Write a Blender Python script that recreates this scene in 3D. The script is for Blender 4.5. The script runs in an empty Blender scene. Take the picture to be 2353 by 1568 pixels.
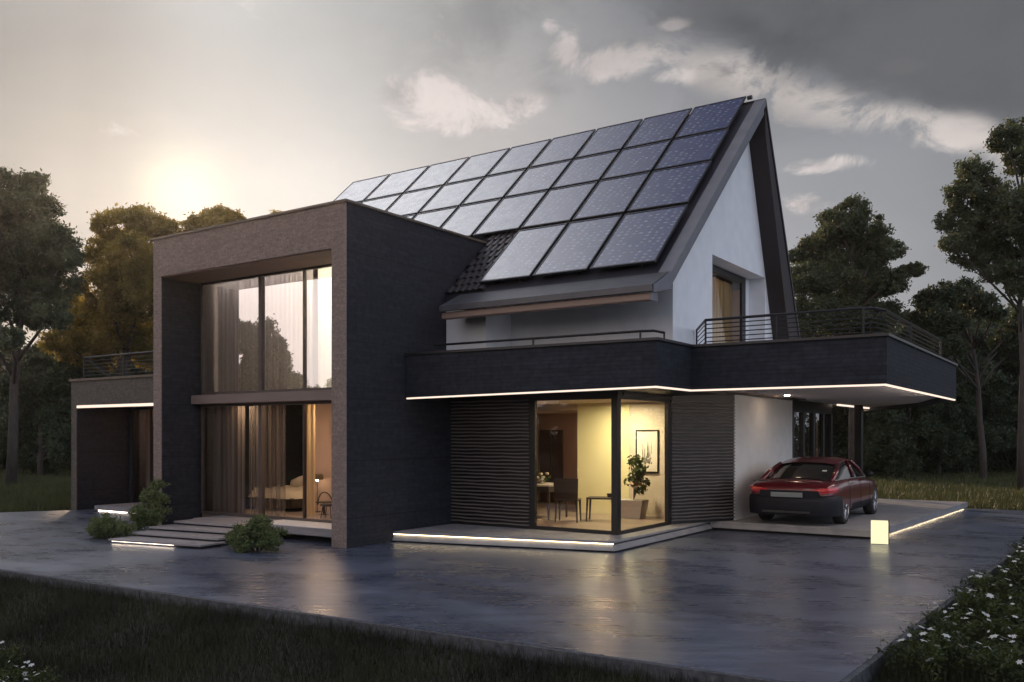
import bpy, bmesh, math, random
import numpy as np
from mathutils import Vector, Matrix
R = math.radians
random.seed(7); rng = np.random.default_rng(11)
scene = bpy.context.scene
COL = scene.collection
EYE = 2.1; FOC = 2046.0; CX = 1176.5; HOR = 1000.0
FW = (-0.5602, 0.8284); RT = (0.8284, 0.5602)

def W(px, py, t):
    """a point seen in direction (px, py) at depth t, as a real place in the world"""
    k = (px-CX)/FOC
    return Vector(((FW[0]+RT[0]*k)*t, (FW[1]+RT[1]*k)*t, EYE+(HOR-py)/FOC*t))

# ------------------------------------------------------------------ materials
def nd(nt, typ, **kw):
    n = nt.nodes.new(typ)
    for k, v in kw.items(): setattr(n, k, v)
    return n
def M_(name):
    m = bpy.data.materials.new(name); m.use_nodes = True
    nt = m.node_tree
    return m, nt, nt.nodes['Principled BSDF']
def setc(p, rgb, rough=.6, metal=0., spec=.5):
    p.inputs['Base Color'].default_value = (*rgb, 1); p.inputs['Roughness'].default_value = rough
    p.inputs['Metallic'].default_value = metal; p.inputs['Specular IOR Level'].default_value = spec

def noisy(name, c1, c2, scale=6, rough=.7, bump=.15, stretch=(1, 1, 1), metal=0., spec=.5, detail=8, bdist=.02, r2=None):
    m, nt, p = M_(name); L = nt.links
    setc(p, c1, rough, metal, spec)
    tc = nd(nt, 'ShaderNodeTexCoord'); mp = nd(nt, 'ShaderNodeMapping'); mp.inputs['Scale'].default_value = stretch
    L.new(tc.outputs['Object'], mp.inputs[0])
    n = nd(nt, 'ShaderNodeTexNoise'); n.inputs['Scale'].default_value = scale; n.inputs['Detail'].default_value = detail
    L.new(mp.outputs[0], n.inputs['Vector'])
    cr = nd(nt, 'ShaderNodeValToRGB'); cr.color_ramp.elements[0].position = .32; cr.color_ramp.elements[1].position = .7
    cr.color_ramp.elements[0].color = (*c1, 1); cr.color_ramp.elements[1].color = (*c2, 1)
    L.new(n.outputs['Fac'], cr.inputs[0]); L.new(cr.outputs[0], p.inputs['Base Color'])
    if r2 is not None:
        mr = nd(nt, 'ShaderNodeMapRange'); mr.inputs['From Min'].default_value = .3; mr.inputs['From Max'].default_value = .7
        mr.inputs['To Min'].default_value = rough; mr.inputs['To Max'].default_value = r2
        L.new(n.outputs['Fac'], mr.inputs[0]); L.new(mr.outputs[0], p.inputs['Roughness'])
    if bump:
        b = nd(nt, 'ShaderNodeBump'); b.inputs['Strength'].default_value = bump; b.inputs['Distance'].default_value = bdist
        L.new(n.outputs['Fac'], b.inputs['Height']); L.new(b.outputs[0], p.inputs['Normal'])
    return m

def brick(name, c1, c2, mortar, rough=.8, bw=.42, bh=.075, joints=True, spec=.4, gap=.006, nsc=9, nco=.4):
    """thin stone courses running round the corners, with wide shadow joints between the big courses"""
    m, nt, p = M_(name); L = nt.links; setc(p, c1, rough, 0, spec)
    tc = nd(nt, 'ShaderNodeTexCoord'); sp = nd(nt, 'ShaderNodeSeparateXYZ'); L.new(tc.outputs['Object'], sp.inputs[0])
    ad = nd(nt, 'ShaderNodeMath', operation='ADD'); L.new(sp.outputs[0], ad.inputs[0]); L.new(sp.outputs[1], ad.inputs[1])
    cb = nd(nt, 'ShaderNodeCombineXYZ'); L.new(ad.outputs[0], cb.inputs[0]); L.new(sp.outputs[2], cb.inputs[1])
    br = nd(nt, 'ShaderNodeTexBrick'); L.new(cb.outputs[0], br.inputs['Vector'])
    br.inputs['Scale'].default_value = 1; br.inputs['Brick Width'].default_value = bw; br.inputs['Row Height'].default_value = bh
    br.inputs['Mortar Size'].default_value = gap; br.inputs['Mortar Smooth'].default_value = .6
    br.inputs['Color1'].default_value = (*c1, 1); br.inputs['Color2'].default_value = (*c2, 1); br.inputs['Mortar'].default_value = (*mortar, 1)
    n = nd(nt, 'ShaderNodeTexNoise'); n.inputs['Scale'].default_value = nsc; n.inputs['Detail'].default_value = 9; L.new(tc.outputs['Object'], n.inputs['Vector'])
    cr = nd(nt, 'ShaderNodeValToRGB'); cr.color_ramp.elements[0].position = .3; cr.color_ramp.elements[1].position = .72
    cr.color_ramp.elements[0].color = (1-nco, 1-nco, 1-nco, 1); cr.color_ramp.elements[1].color = (1+nco, 1+nco, 1+nco, 1)
    L.new(n.outputs['Fac'], cr.inputs[0])
    mx = nd(nt, 'ShaderNodeMixRGB', blend_type='MULTIPLY'); mx.inputs[0].default_value = 1
    L.new(br.outputs['Color'], mx.inputs[1]); L.new(cr.outputs[0], mx.inputs[2])
    col = mx.outputs[0]
    hgt = nd(nt, 'ShaderNodeMath', operation='MULTIPLY_ADD'); L.new(br.outputs['Fac'], hgt.inputs[0]); hgt.inputs[1].default_value = -.6
    L.new(n.outputs['Fac'], hgt.inputs[2]); h = hgt.outputs[0]
    if joints:
        acc = None
        for zj in (.55, 1.62, 2.78, 3.86, 5.52):
            a = nd(nt, 'ShaderNodeMath', operation='COMPARE'); L.new(sp.outputs[2], a.inputs[0]); a.inputs[1].default_value = zj; a.inputs[2].default_value = .011
            if acc is None: acc = a.outputs[0]
            else:
                b = nd(nt, 'ShaderNodeMath', operation='MAXIMUM'); L.new(acc, b.inputs[0]); L.new(a.outputs[0], b.inputs[1]); acc = b.outputs[0]
        m2 = nd(nt, 'ShaderNodeMixRGB'); L.new(acc, m2.inputs[0]); L.new(col, m2.inputs[1]); m2.inputs[2].default_value = (.006, .006, .008, 1); col = m2.outputs[0]
    L.new(col, p.inputs['Base Color'])
    b = nd(nt, 'ShaderNodeBump'); b.inputs['Strength'].default_value = .5; b.inputs['Distance'].default_value = .012
    L.new(h, b.inputs['Height']); L.new(b.outputs[0], p.inputs['Normal'])
    return m

def emit(name, rgb, s):
    m, nt, p = M_(name); nt.nodes.remove(p)
    e = nd(nt, 'ShaderNodeEmission'); e.inputs[0].default_value = (*rgb, 1); e.inputs[1].default_value = s
    nt.links.new(e.outputs[0], nt.nodes['Material Output'].inputs[0]); return m

def glass(name, refl=.1, tint=(.8, .8, .8), rough=0.0, ior=1.5, rcol=(1, 1, 1)):
    m, nt, p = M_(name); nt.nodes.remove(p); L = nt.links
    tr = nd(nt, 'ShaderNodeBsdfTransparent'); tr.inputs[0].default_value = (*tint, 1)
    gl = nd(nt, 'ShaderNodeBsdfGlossy'); gl.inputs['Roughness'].default_value = rough; gl.inputs[0].default_value = (*rcol, 1)
    fr = nd(nt, 'ShaderNodeFresnel'); fr.inputs[0].default_value = ior
    ad = nd(nt, 'ShaderNodeMath', operation='ADD', use_clamp=True); ad.inputs[1].default_value = refl; L.new(fr.outputs[0], ad.inputs[0])
    mx = nd(nt, 'ShaderNodeMixShader'); L.new(ad.outputs[0], mx.inputs[0]); L.new(tr.outputs[0], mx.inputs[1]); L.new(gl.outputs[0], mx.inputs[2])
    L.new(mx.outputs[0], nt.nodes['Material Output'].inputs[0]); return m

def cloth(name, rgb, trans=.4, stripes=0.):
    m, nt, p = M_(name); nt.nodes.remove(p); L = nt.links
    d = nd(nt, 'ShaderNodeBsdfDiffuse'); t = nd(nt, 'ShaderNodeBsdfTranslucent')
    d.inputs[0].default_value = t.inputs[0].default_value = (*rgb, 1)
    if stripes:
        tc = nd(nt, 'ShaderNodeTexCoord'); n = nd(nt, 'ShaderNodeTexNoise'); n.inputs['Scale'].default_value = 14
        mp = nd(nt, 'ShaderNodeMapping'); mp.inputs['Scale'].default_value = (1, 1, .02); L.new(tc.outputs['Object'], mp.inputs[0]); L.new(mp.outputs[0], n.inputs['Vector'])
        cr = nd(nt, 'ShaderNodeValToRGB'); cr.color_ramp.elements[0].position = .35; cr.color_ramp.elements[1].position = .65
        cr.color_ramp.elements[0].color = (*[c*(1-stripes) for c in rgb], 1); cr.color_ramp.elements[1].color = (*rgb, 1)
        L.new(n.outputs['Fac'], cr.inputs[0]); L.new(cr.outputs[0], d.inputs[0]); L.new(cr.outputs[0], t.inputs[0])
    mx = nd(nt, 'ShaderNodeMixShader'); mx.inputs[0].default_value = trans
    L.new(d.outputs[0], mx.inputs[1]); L.new(t.outputs[0], mx.inputs[2]); L.new(mx.outputs[0], nt.nodes['Material Output'].inputs[0]); return m

def sheer(name, rgb, open_=.5):
    m, nt, p = M_(name); nt.nodes.remove(p); L = nt.links
    d = nd(nt, 'ShaderNodeBsdfDiffuse'); t = nd(nt, 'ShaderNodeBsdfTranslucent'); d.inputs[0].default_value = t.inputs[0].default_value = (*rgb, 1)
    a = nd(nt, 'ShaderNodeMixShader'); L.new(d.outputs[0], a.inputs[1]); L.new(t.outputs[0], a.inputs[2])
    tr = nd(nt, 'ShaderNodeBsdfTransparent'); n = nd(nt, 'ShaderNodeTexNoise'); n.inputs['Scale'].default_value = 16; tc = nd(nt, 'ShaderNodeTexCoord')
    mp = nd(nt, 'ShaderNodeMapping'); mp.inputs['Scale'].default_value = (1, 1, .01); L.new(tc.outputs['Object'], mp.inputs[0]); L.new(mp.outputs[0], n.inputs['Vector'])
    mr = nd(nt, 'ShaderNodeMapRange'); mr.inputs['From Min'].default_value = .4; mr.inputs['From Max'].default_value = .6; mr.inputs['To Min'].default_value = open_-.3; mr.inputs['To Max'].default_value = open_+.25; L.new(n.outputs['Fac'], mr.inputs[0])
    b = nd(nt, 'ShaderNodeMixShader'); L.new(mr.outputs[0], b.inputs[0]); L.new(a.outputs[0], b.inputs[1]); L.new(tr.outputs[0], b.inputs[2]); L.new(b.outputs[0], nt.nodes['Material Output'].inputs[0]); return m

def leafmat(name, c1, c2, trans=.35, scale=.9):
    m, nt, p = M_(name); nt.nodes.remove(p); L = nt.links
    tc = nd(nt, 'ShaderNodeTexCoord'); n = nd(nt, 'ShaderNodeTexNoise'); n.inputs['Scale'].default_value = scale; n.inputs['Detail'].default_value = 5
    L.new(tc.outputs['Object'], n.inputs['Vector'])
    cr = nd(nt, 'ShaderNodeValToRGB'); cr.color_ramp.elements[0].position = .35; cr.color_ramp.elements[1].position = .65
    cr.color_ramp.elements[0].color = (*c1, 1); cr.color_ramp.elements[1].color = (*c2, 1); L.new(n.outputs['Fac'], cr.inputs[0])
    d = nd(nt, 'ShaderNodeBsdfPrincipled'); d.inputs['Roughness'].default_value = .55; d.inputs['Specular IOR Level'].default_value = .3
    t = nd(nt, 'ShaderNodeBsdfTranslucent')
    L.new(cr.outputs[0], d.inputs['Base Color'])
    br = nd(nt, 'ShaderNodeMixRGB', blend_type='MULTIPLY'); br.inputs[0].default_value = 1; br.inputs[2].default_value = (1.8, 1.6, .75, 1)
    L.new(cr.outputs[0], br.inputs[1]); L.new(br.outputs[0], t.inputs[0])
    mx = nd(nt, 'ShaderNodeMixShader'); mx.inputs[0].default_value = trans
    L.new(d.outputs[0], mx.inputs[1]); L.new(t.outputs[0], mx.inputs[2]); L.new(mx.outputs[0], nt.nodes['Material Output'].inputs[0]); return m

DARKBRICK = brick('charcoal_brick', (.0105, .0135, .021), (.018, .0215, .031), (.006, .007, .010))
FRONTSTONE = brick('flare_warmed_stone', (.20, .155, .134), (.26, .20, .175), (.15, .116, .10), joints=False, bw=.16, bh=.035, gap=.003, nsc=22, nco=.22)  # mottled stone; the front's warm flare light is put into its paler colour
LOWSTONE = brick('grey_stone', (.095, .085, .07), (.115, .10, .085), (.05, .045, .04), joints=False, bw=.2, bh=.045, gap=.003, nsc=16, nco=.3)
COPING = noisy('dark_metal_coping', (.02, .02, .024), (.03, .03, .034), 4, .4, 0, metal=.3)
BROWNCOPE = noisy('brown_coping', (.10, .075, .05), (.14, .10, .07), 4, .5, 0)
WHITE = noisy('white_render', (.70, .72, .75), (.78, .79, .81), 3.0, .9, .08, bdist=.01, spec=.1)
DARKROOF = noisy('dark_roof_sheet', (.012, .012, .018), (.02, .02, .027), 2, .45, .03)
GREYMETAL = noisy('grey_roof_trim', (.13, .135, .155), (.17, .172, .19), 3, .45, .02, metal=.1)
EAVEM = noisy('slate_eave_sheet', (.05, .052, .062), (.075, .077, .088), 3, .4, .02)
BROWNTRIM = noisy('brown_wood_fascia', (.27, .19, .155), (.33, .23, .19), 5, .55, .1, stretch=(.1, 1, 1))
TILE = noisy('dark_clay_tile', (.018, .015, .017), (.035, .028, .03), 8, .45, .2)
SOFFITB = noisy('dark_brown_soffit', (.016, .011, .012), (.024, .015, .016), 2, .6, .05)
SOFFITW = noisy('pale_soffit', (.74, .70, .68), (.8, .76, .74), 2, .7, .03)
BLACKFRAME = noisy('black_window_frame', (.006, .006, .007), (.011, .010, .010), 3, .4, 0)
BROWNFRAME = noisy('bronze_window_frame', (.06, .045, .04), (.09, .07, .06), 3, .45, 0)
BEAMM = noisy('taupe_beam', (.17, .125, .11), (.21, .16, .14), 4, .6, .05, stretch=(.2, 1, 1))
SLAT = noisy('dark_wood_slat', (.13, .11, .105), (.21, .18, .17), 3, .42, .12, stretch=(.4, 1, 3))
CONC = noisy('pale_concrete', (.19, .19, .20), (.29, .285, .29), 3.2, .5, .12, r2=.75)
STEPM = noisy('grey_stone_step', (.20, .19, .195), (.31, .29, .295), 3, .5, .15, stretch=(.4, 2, 2))
LEDM = emit('warm_white_strip', (1, .80, .66), 1.25)
LEDY = emit('warm_yellow_strip', (1, .76, .40), 4)
BOXGLOW = emit('lantern_glow', (1, .90, .55), 1.15)
PANE_LOW = glass('clear_pane', .02, (.93, .93, .93))
PANE_DARK = glass('tinted_pane', .06, (.35, .35, .36))
PANE_MIRROR = glass('solar_reflective_pane', .55, (.8, .8, .8), rcol=(.98, .93, .90))
PANE_CORNER = glass('corner_pane', .45, (.9, .9, .9))
INTW = noisy('cream_plaster', (.68, .58, .48), (.74, .64, .54), 2, .9, .02)
INTY = noisy('yellow_plaster', (.88, .80, .48), (.9, .83, .52), 2, .9, .02)
INTP = noisy('pink_plaster', (.48, .34, .28), (.52, .38, .31), 2, .9, .02)
INTD = noisy('dim_plaster', (.25, .21, .19), (.28, .24, .21), 2, .9, .02)
INTFLOOR = noisy('pale_wood_floor', (.28, .21, .16), (.38, .30, .24), 3, .35, .05, stretch=(.3, 3, 1))
DARKWOOD = noisy('dark_walnut', (.022, .012, .009), (.042, .024, .017), 4, .4, .1, stretch=(.5, 3, 3))
DOORM = noisy('brown_door', (.07, .045, .038), (.09, .06, .05), 4, .5, .05)
BLACKPL = noisy('black_rail_metal', (.018, .018, .02), (.028, .028, .03), 5, .4, 0, metal=.5)
CURT = cloth('taupe_curtain', (.38, .33, .30), .4, .45)
CURTD = cloth('dark_sheer', (.42, .34, .30), .35, .6)
CURTS = cloth('pale_sheer', (.55, .50, .48), .55, .25)
CURTW = cloth('white_sheer', (.85, .82, .76), .5, .08)
CURTY = cloth('yellow_sheer', (.85, .66, .38), .5, .15)
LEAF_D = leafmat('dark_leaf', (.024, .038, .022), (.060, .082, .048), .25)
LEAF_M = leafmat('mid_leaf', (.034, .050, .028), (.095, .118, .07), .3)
LEAF_W = leafmat('sun_gold_leaf', (.12, .105, .035), (.28, .23, .08), .65)  # golden sunlight is put into this leaf colour
LEAF_B = leafmat('bush_leaf', (.04, .065, .025), (.16, .20, .09), .3, 22)
LEAF_F = leafmat('flowerbed_leaf', (.02, .03, .010), (.07, .09, .03), .3, 3)
LEAF_I = leafmat('indoor_leaf', (.03, .055, .015), (.08, .11, .03), .2, 8)
PETAL = noisy('white_petal', (.42, .44, .42), (.55, .56, .53), 20, .7, 0)
BARK = noisy('dark_bark', (.035, .028, .024), (.07, .058, .05), 6, .9, .5, stretch=(2, 2, .5))
GRASSM = leafmat('grass_blade', (.012, .014, .008), (.030, .033, .016), .2, 1.2)
GRASSB = leafmat('field_grass_blade', (.035, .045, .018), (.075, .085, .035), .25, .5)
LAWN = noisy('lawn_soil', (.009, .010, .006), (.02, .023, .011), 1.5, .95, .3)

def drive_mat():
    m, nt, p = M_('polished_grey_concrete'); L = nt.links
    setc(p, (.09, .09, .1), .3, 0, 1.0); p.inputs['IOR'].default_value = 1.6
    tc = nd(nt, 'ShaderNodeTexCoord')
    def nz(scale, st, det, rot=0):
        mp = nd(nt, 'ShaderNodeMapping'); mp.vector_type = 'TEXTURE'; mp.inputs['Scale'].default_value = tuple(1/q for q in st); mp.inputs['Rotation'].default_value = (0, 0, -rot)
        L.new(tc.outputs['Object'], mp.inputs[0])
        n = nd(nt, 'ShaderNodeTexNoise'); n.inputs['Scale'].default_value = scale; n.inputs['Detail'].default_value = det
        n.inputs['Roughness'].default_value = .62
        L.new(mp.outputs[0], n.inputs['Vector']); return n.outputs['Fac']
    a = nz(1.6, (.4, 2.6, 1), 7, R(-33)); b = nz(.55, (1, 1.6, 1), 5, R(10)); c = nz(4, (.35, 2.6, 1), 6, R(-33))
    cr = nd(nt, 'ShaderNodeValToRGB'); e = cr.color_ramp.elements
    e[0].position = .3; e[0].color = (.026, .033, .057, 1); e[1].position = .70; e[1].color = (.11, .13, .18, 1)
    mx = nd(nt, 'ShaderNodeMath', operation='MULTIPLY_ADD'); L.new(a, mx.inputs[0]); mx.inputs[1].default_value = .5
    hb = nd(nt, 'ShaderNodeMath', operation='MULTIPLY'); L.new(b, hb.inputs[0]); hb.inputs[1].default_value = .5; L.new(hb.outputs[0], mx.inputs[2])
    L.new(mx.outputs[0], cr.inputs[0])
    br = nd(nt, 'ShaderNodeTexBrick'); L.new(tc.outputs['Object'], br.inputs['Vector']); br.inputs['Scale'].default_value = 1; br.inputs['Brick Width'].default_value = 1.8; br.inputs['Row Height'].default_value = .9
    br.inputs['Mortar Size'].default_value = .006; br.inputs['Mortar Smooth'].default_value = .5; br.inputs['Color1'].default_value = (.80, .81, .83, 1); br.inputs['Color2'].default_value = (1.2, 1.2, 1.2, 1); br.inputs['Mortar'].default_value = (.42, .42, .45, 1)
    ml = nd(nt, 'ShaderNodeMixRGB', blend_type='MULTIPLY'); ml.inputs[0].default_value = 1; L.new(cr.outputs[0], ml.inputs[1]); L.new(br.outputs[0], ml.inputs[2]); L.new(ml.outputs[0], p.inputs['Base Color'])
    mr = nd(nt, 'ShaderNodeMapRange'); mr.inputs['From Min'].default_value = .35; mr.inputs['From Max'].default_value = .65
    mr.inputs['To Min'].default_value = .18; mr.inputs['To Max'].default_value = .44
    cc = nd(nt, 'ShaderNodeMath', operation='MULTIPLY_ADD'); L.new(b, cc.inputs[0]); cc.inputs[1].default_value = .6; hc_ = nd(nt, 'ShaderNodeMath', operation='MULTIPLY'); L.new(c, hc_.inputs[0]); hc_.inputs[1].default_value = .4; L.new(hc_.outputs[0], cc.inputs[2])
    L.new(cc.outputs[0], mr.inputs[0]); L.new(mr.outputs[0], p.inputs['Roughness'])
    s = nd(nt, 'ShaderNodeMath', operation='MULTIPLY_ADD'); L.new(c, s.inputs[0]); s.inputs[1].default_value = .4; L.new(a, s.inputs[2])
    bp = nd(nt, 'ShaderNodeBump'); bp.inputs['Strength'].default_value = .55; bp.inputs['Distance'].default_value = .03
    L.new(s.outputs[0], bp.inputs['Height']); L.new(bp.outputs[0], p.inputs['Normal'])
    return m
DRIVE = drive_mat()
KERBM = noisy('speckled_kerb', (.035, .038, .045), (.10, .105, .115), 14, .7, .5, detail=12)

# ------------------------------------------------------------------ mesh helpers
class MB:
    def __init__(s): s.v = []; s.f = []; s.mi = []
    def add(s, vs, fs, mi=0):
        o = len(s.v); s.v += [tuple(p) for p in vs]; s.f += [tuple(i+o for i in f) for f in fs]; s.mi += [mi]*len(fs); return s
    def box(s, x0, x1, y0, y1, z0, z1, mi=0):
        return s.add([(x0, y0, z0), (x1, y0, z0), (x1, y1, z0), (x0, y1, z0), (x0, y0, z1), (x1, y0, z1), (x1, y1, z1), (x0, y1, z1)],
                     [(3, 2, 1, 0), (4, 5, 6, 7), (0, 1, 5, 4), (1, 2, 6, 5), (2, 3, 7, 6), (3, 0, 4, 7)], mi)
    def prism(s, pts, z0, z1, mi=0):
        n = len(pts)
        a = sum(pts[i][0]*pts[(i+1) % n][1]-pts[(i+1) % n][0]*pts[i][1] for i in range(n))
        if a < 0: pts = pts[::-1]
        z0 = [z0(p) if callable(z0) else z0 for p in pts]; z1 = [z1]*n
        vs = [(p[0], p[1], z) for p, z in zip(pts, z0)]+[(p[0], p[1], z) for p, z in zip(pts, z1)]
        fs = [tuple(range(n))[::-1], tuple(range(n, 2*n))]+[(i, (i+1) % n, n+(i+1) % n, n+i) for i in range(n)]
        return s.add(vs, fs, mi)
    def prismx(s, yz, x0, x1, mi=0):
        n = len(yz)
        a = sum(yz[i][0]*yz[(i+1) % n][1]-yz[(i+1) % n][0]*yz[i][1] for i in range(n))
        if a < 0: yz = yz[::-1]
        vs = [(x0, y, z) for y, z in yz]+[(x1, y, z) for y, z in yz]
        fs = [tuple(range(n))[::-1], tuple(range(n, 2*n))]+[(i, (i+1) % n, n+(i+1) % n, n+i) for i in range(n)]
        return s.add(vs, fs, mi)
    def wall(s, a, b, th, z0, z1, mi=0):
        """upright board from plan point a to b, thickness th to its left side"""
        d = Vector((b[0]-a[0], b[1]-a[1])).normalized(); n = Vector((-d.y, d.x))*th
        return s.prism([tuple(a), tuple(b), (b[0]+n.x, b[1]+n.y), (a[0]+n.x, a[1]+n.y)], z0, z1, mi)
    def tube(s, pts, r, n=8, mi=0, cap=True):
        pts = [Vector(p) for p in pts]; k = len(pts); rr = r if isinstance(r, (list, tuple)) else [r]*k
        vs = []; prev = None
        for i, p in enumerate(pts):
            d = (pts[min(i+1, k-1)]-pts[max(i-1, 0)]).normalized()
            if prev is None:
                u = d.cross(Vector((0, 0, 1)))
                if u.length < .1: u = d.cross(Vector((1, 0, 0)))
            else: u = prev-d*prev.dot(d)
            u.normalize(); prev = u; w = d.cross(u)
            for j in range(n):
                a = 2*math.pi*j/n; vs.append(p+(u*math.cos(a)+w*math.sin(a))*rr[i])
        fs = [(i*n+j, i*n+(j+1) % n, (i+1)*n+(j+1) % n, (i+1)*n+j) for i in range(k-1) for j in range(n)]
        if cap: fs += [tuple(range(n))[::-1], tuple(range((k-1)*n, k*n))]
        return s.add(vs, fs, mi)
    def lathe(s, c, prof, n=20, mi=0, axis='z', cap=True):
        vs = []
        for r, h in prof:
            for j in range(n):
                a = 2*math.pi*j/n
                if axis == 'z': vs.append((c[0]+r*math.cos(a), c[1]+r*math.sin(a), c[2]+h))
                else: vs.append((c[0]+h, c[1]+r*math.cos(a), c[2]+r*math.sin(a)))
        k = len(prof)
        fs = [(i*n+j, i*n+(j+1) % n, (i+1)*n+(j+1) % n, (i+1)*n+j) for i in range(k-1) for j in range(n)]
        if cap: fs += [tuple(range(n))[::-1], tuple(range((k-1)*n, k*n))]
        return s.add(vs, fs, mi)
    def build(s, name, mats, parent=None, bevel=0., smooth=False):
        me = bpy.data.meshes.new(name); me.from_pydata(s.v, [], s.f); me.update()
        for m in (mats if isinstance(mats, (list, tuple)) else [mats]): me.materials.append(m)
        me.polygons.foreach_set('material_index', s.mi)
        if smooth: me.polygons.foreach_set('use_smooth', [True]*len(me.polygons))
        o = bpy.data.objects.new(name, me); COL.objects.link(o)
        if parent: o.parent = parent
        if bevel:
            b = o.modifiers.new('b', 'BEVEL'); b.width = bevel; b.segments = 2; b.limit_method = 'ANGLE'
        return o

def fix_normals(o):
    bm = bmesh.new(); bm.from_mesh(o.data); bmesh.ops.recalc_face_normals(bm, faces=bm.faces); bm.to_mesh(o.data); bm.free(); return o

def thing(name, label, cat, loc=(0, 0, 0), rz=0, group=None):
    o = bpy.data.objects.new(name, None); COL.objects.link(o); o.location = loc; o.rotation_euler = (0, 0, rz); o.empty_display_size = .2
    o['label'] = label; o['category'] = cat
    if group: o['group'] = group
    return o
def tag(o, label, cat, group=None):
    o['label'] = label; o['category'] = cat
    if group: o['group'] = group
    return o
def struct(o): o['kind'] = 'structure'; return o
def kids(o): return [c for c in COL.objects if c.parent == o]
def dup(root, loc, rz, label, sc=1.0, group=None):
    def cp(o, par):
        c = o.copy(); COL.objects.link(c)
        if par: c.parent = par
        for ch in kids(o): cp(ch, c)
        return c
    r = cp(root, None); r.location = loc; r.rotation_euler = (0, 0, rz)
    r.scale = (sc, sc, sc) if not isinstance(sc, tuple) else sc
    r['label'] = label
    if group: r['group'] = group
    return r

def quads_mesh(name, P, U, V, mat, parent=None, tri=False):
    """one mesh of many little leaves: centre P, half axes U, V"""
    n = len(P)
    if tri:
        vs = np.stack([P-V*.5, P+V*.5, P+U], 1).reshape(-1, 3); k = 3
    else:
        vs = np.stack([P-U, P-V*.9-U*.1, P+U, P+V*.9-U*.1], 1).reshape(-1, 3); k = 4
    me = bpy.data.meshes.new(name); me.vertices.add(n*k); me.vertices.foreach_set('co', vs.astype(np.float32).ravel())
    me.loops.add(n*k); me.loops.foreach_set('vertex_index', np.arange(n*k, dtype=np.int32))
    me.polygons.add(n); me.polygons.foreach_set('loop_start', np.arange(n, dtype=np.int32)*k)
    me.polygons.foreach_set('loop_total', np.full(n, k, dtype=np.int32))
    me.update(calc_edges=True); me.validate()
    me.materials.append(mat)
    o = bpy.data.objects.new(name, me); COL.objects.link(o)
    if parent: o.parent = parent
    return o

def unit(n):
    v = rng.normal(size=(n, 3)); return v/np.linalg.norm(v, axis=1, keepdims=True)

def leaf_cloud(blobs, per, size, spread=.26, sub=26, flat=.8, hollow=.45):
    """leaves in clumps spread through each blob's volume"""
    Ps = []
    for (c, r) in blobs:
        c = np.array(c); m = max(6, int(sub*rng.uniform(.8, 1.2)))
        d = unit(m); rad = rng.uniform(hollow, 1.0, m)**.8
        cen = c+d*rad[:, None]*r*np.array([1, 1, flat])
        cnt = int(per*(r**2)/m)+1
        cr = r*spread*rng.uniform(.6, 1.25, m)
        for q in range(m):
            off = rng.normal(0, .52, (cnt, 3))*cr[q]
            off[:, 2] *= .75
            Ps.append(cen[q]+off)
    P = np.concatenate(Ps); n = len(P)
    U = unit(n); t = unit(n); V = np.cross(U, t); V /= np.linalg.norm(V, axis=1, keepdims=True)+1e-6
    s = size*rng.uniform(.6, 1.3, n)[:, None]
    return P, U*s, V*s*.5

def tree(label, base, blobs, mat=None, per=2000, size=.11, trunk_r=.2, group='trees around the house', name='broadleaf_tree', lean=None, sub=44, spread=.30, limbs=True, cat='tree'):
    """base: world xyz; blobs: [(Vector centre, radius)] in world space"""
    base = Vector(base); root = thing(name, label, cat, base, 0, group)
    bl = [((Vector(c)-base), r) for c, r in blobs]
    P, U, V = leaf_cloud([((c.x, c.y, c.z), r) for c, r in bl], per, size, sub=sub, spread=spread)
    quads_mesh('crown', P, U, V, mat or LEAF_D, root)
    mb = MB(); top = max(bl, key=lambda b: b[0].z)[0]; low = min(b[0].z for b in bl)
    pts = [Vector((0, 0, -.3))]; n = 6
    tx = top.x if lean is None else lean[0]; ty = top.y if lean is None else lean[1]
    for i in range(1, n+1):
        f = i/n; pts.append(Vector((tx*f**1.6+random.uniform(-.08, .08), ty*f**1.6+random.uniform(-.08, .08), top.z*f)))
    mb.tube(pts, [trunk_r*(1-.8*i/n) for i in range(n+1)], 8)
    if limbs:
        for c, r in bl:
            zz = max(low*.7, c.z-1.2*abs(r)-.5*math.hypot(c.x-tx, c.y-ty)); f = max(.1, min(.95, zz/top.z))
            i = min(n-1, int(f*n)); a = pts[i].lerp(pts[i+1], f*n-i)
            mid = a.lerp(c, .5)+Vector((random.uniform(-.2, .2), random.uniform(-.2, .2), .15*r))
            mb.tube([a, mid, c, c+Vector((random.uniform(-.5, .5), random.uniform(-.5, .5), .5))*r], [trunk_r*.42*(1-f*.5), trunk_r*.26, trunk_r*.13, .015], 6)
    mb.build('trunk', BARK, root, smooth=True)
    return root

# ------------------------------------------------------------------ ground
g = MB(); g.add([(-400, -400, -.15), (400, -400, -.15), (400, 400, -.15), (-400, 400, -.15)], [(0, 1, 2, 3)])
struct(g.build('lawn', LAWN))
DR = [(-28.9, 6.45), (-1.95, 7.62), (-1.72, 13.5), (-1.47, 20.2), (-1.2, 28.5), (-8, 28.3), (-8, 23), (-24.1, 23), (-24.1, 13.9), (-25.0, 12.2), (-27.6, 8.6)]
g = MB(); g.prism(DR, -.148, 0.0)
struct(g.build('driveway', DRIVE))
g = MB()   # dark kerb cladding the edge of the slab
for a, b in ((DR[1], DR[0]), (DR[2], DR[1]), (DR[3], DR[2]), (DR[4], DR[3])):
    pass
def kerb(a, b, out=.05):
    d = Vector((b[0]-a[0], b[1]-a[1])).normalized(); n = Vector((d.y, -d.x))*out
    g.prism([a, b, (b[0]+n.x, b[1]+n.y), (a[0]+n.x, a[1]+n.y)], -.165, -.006)
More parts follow.
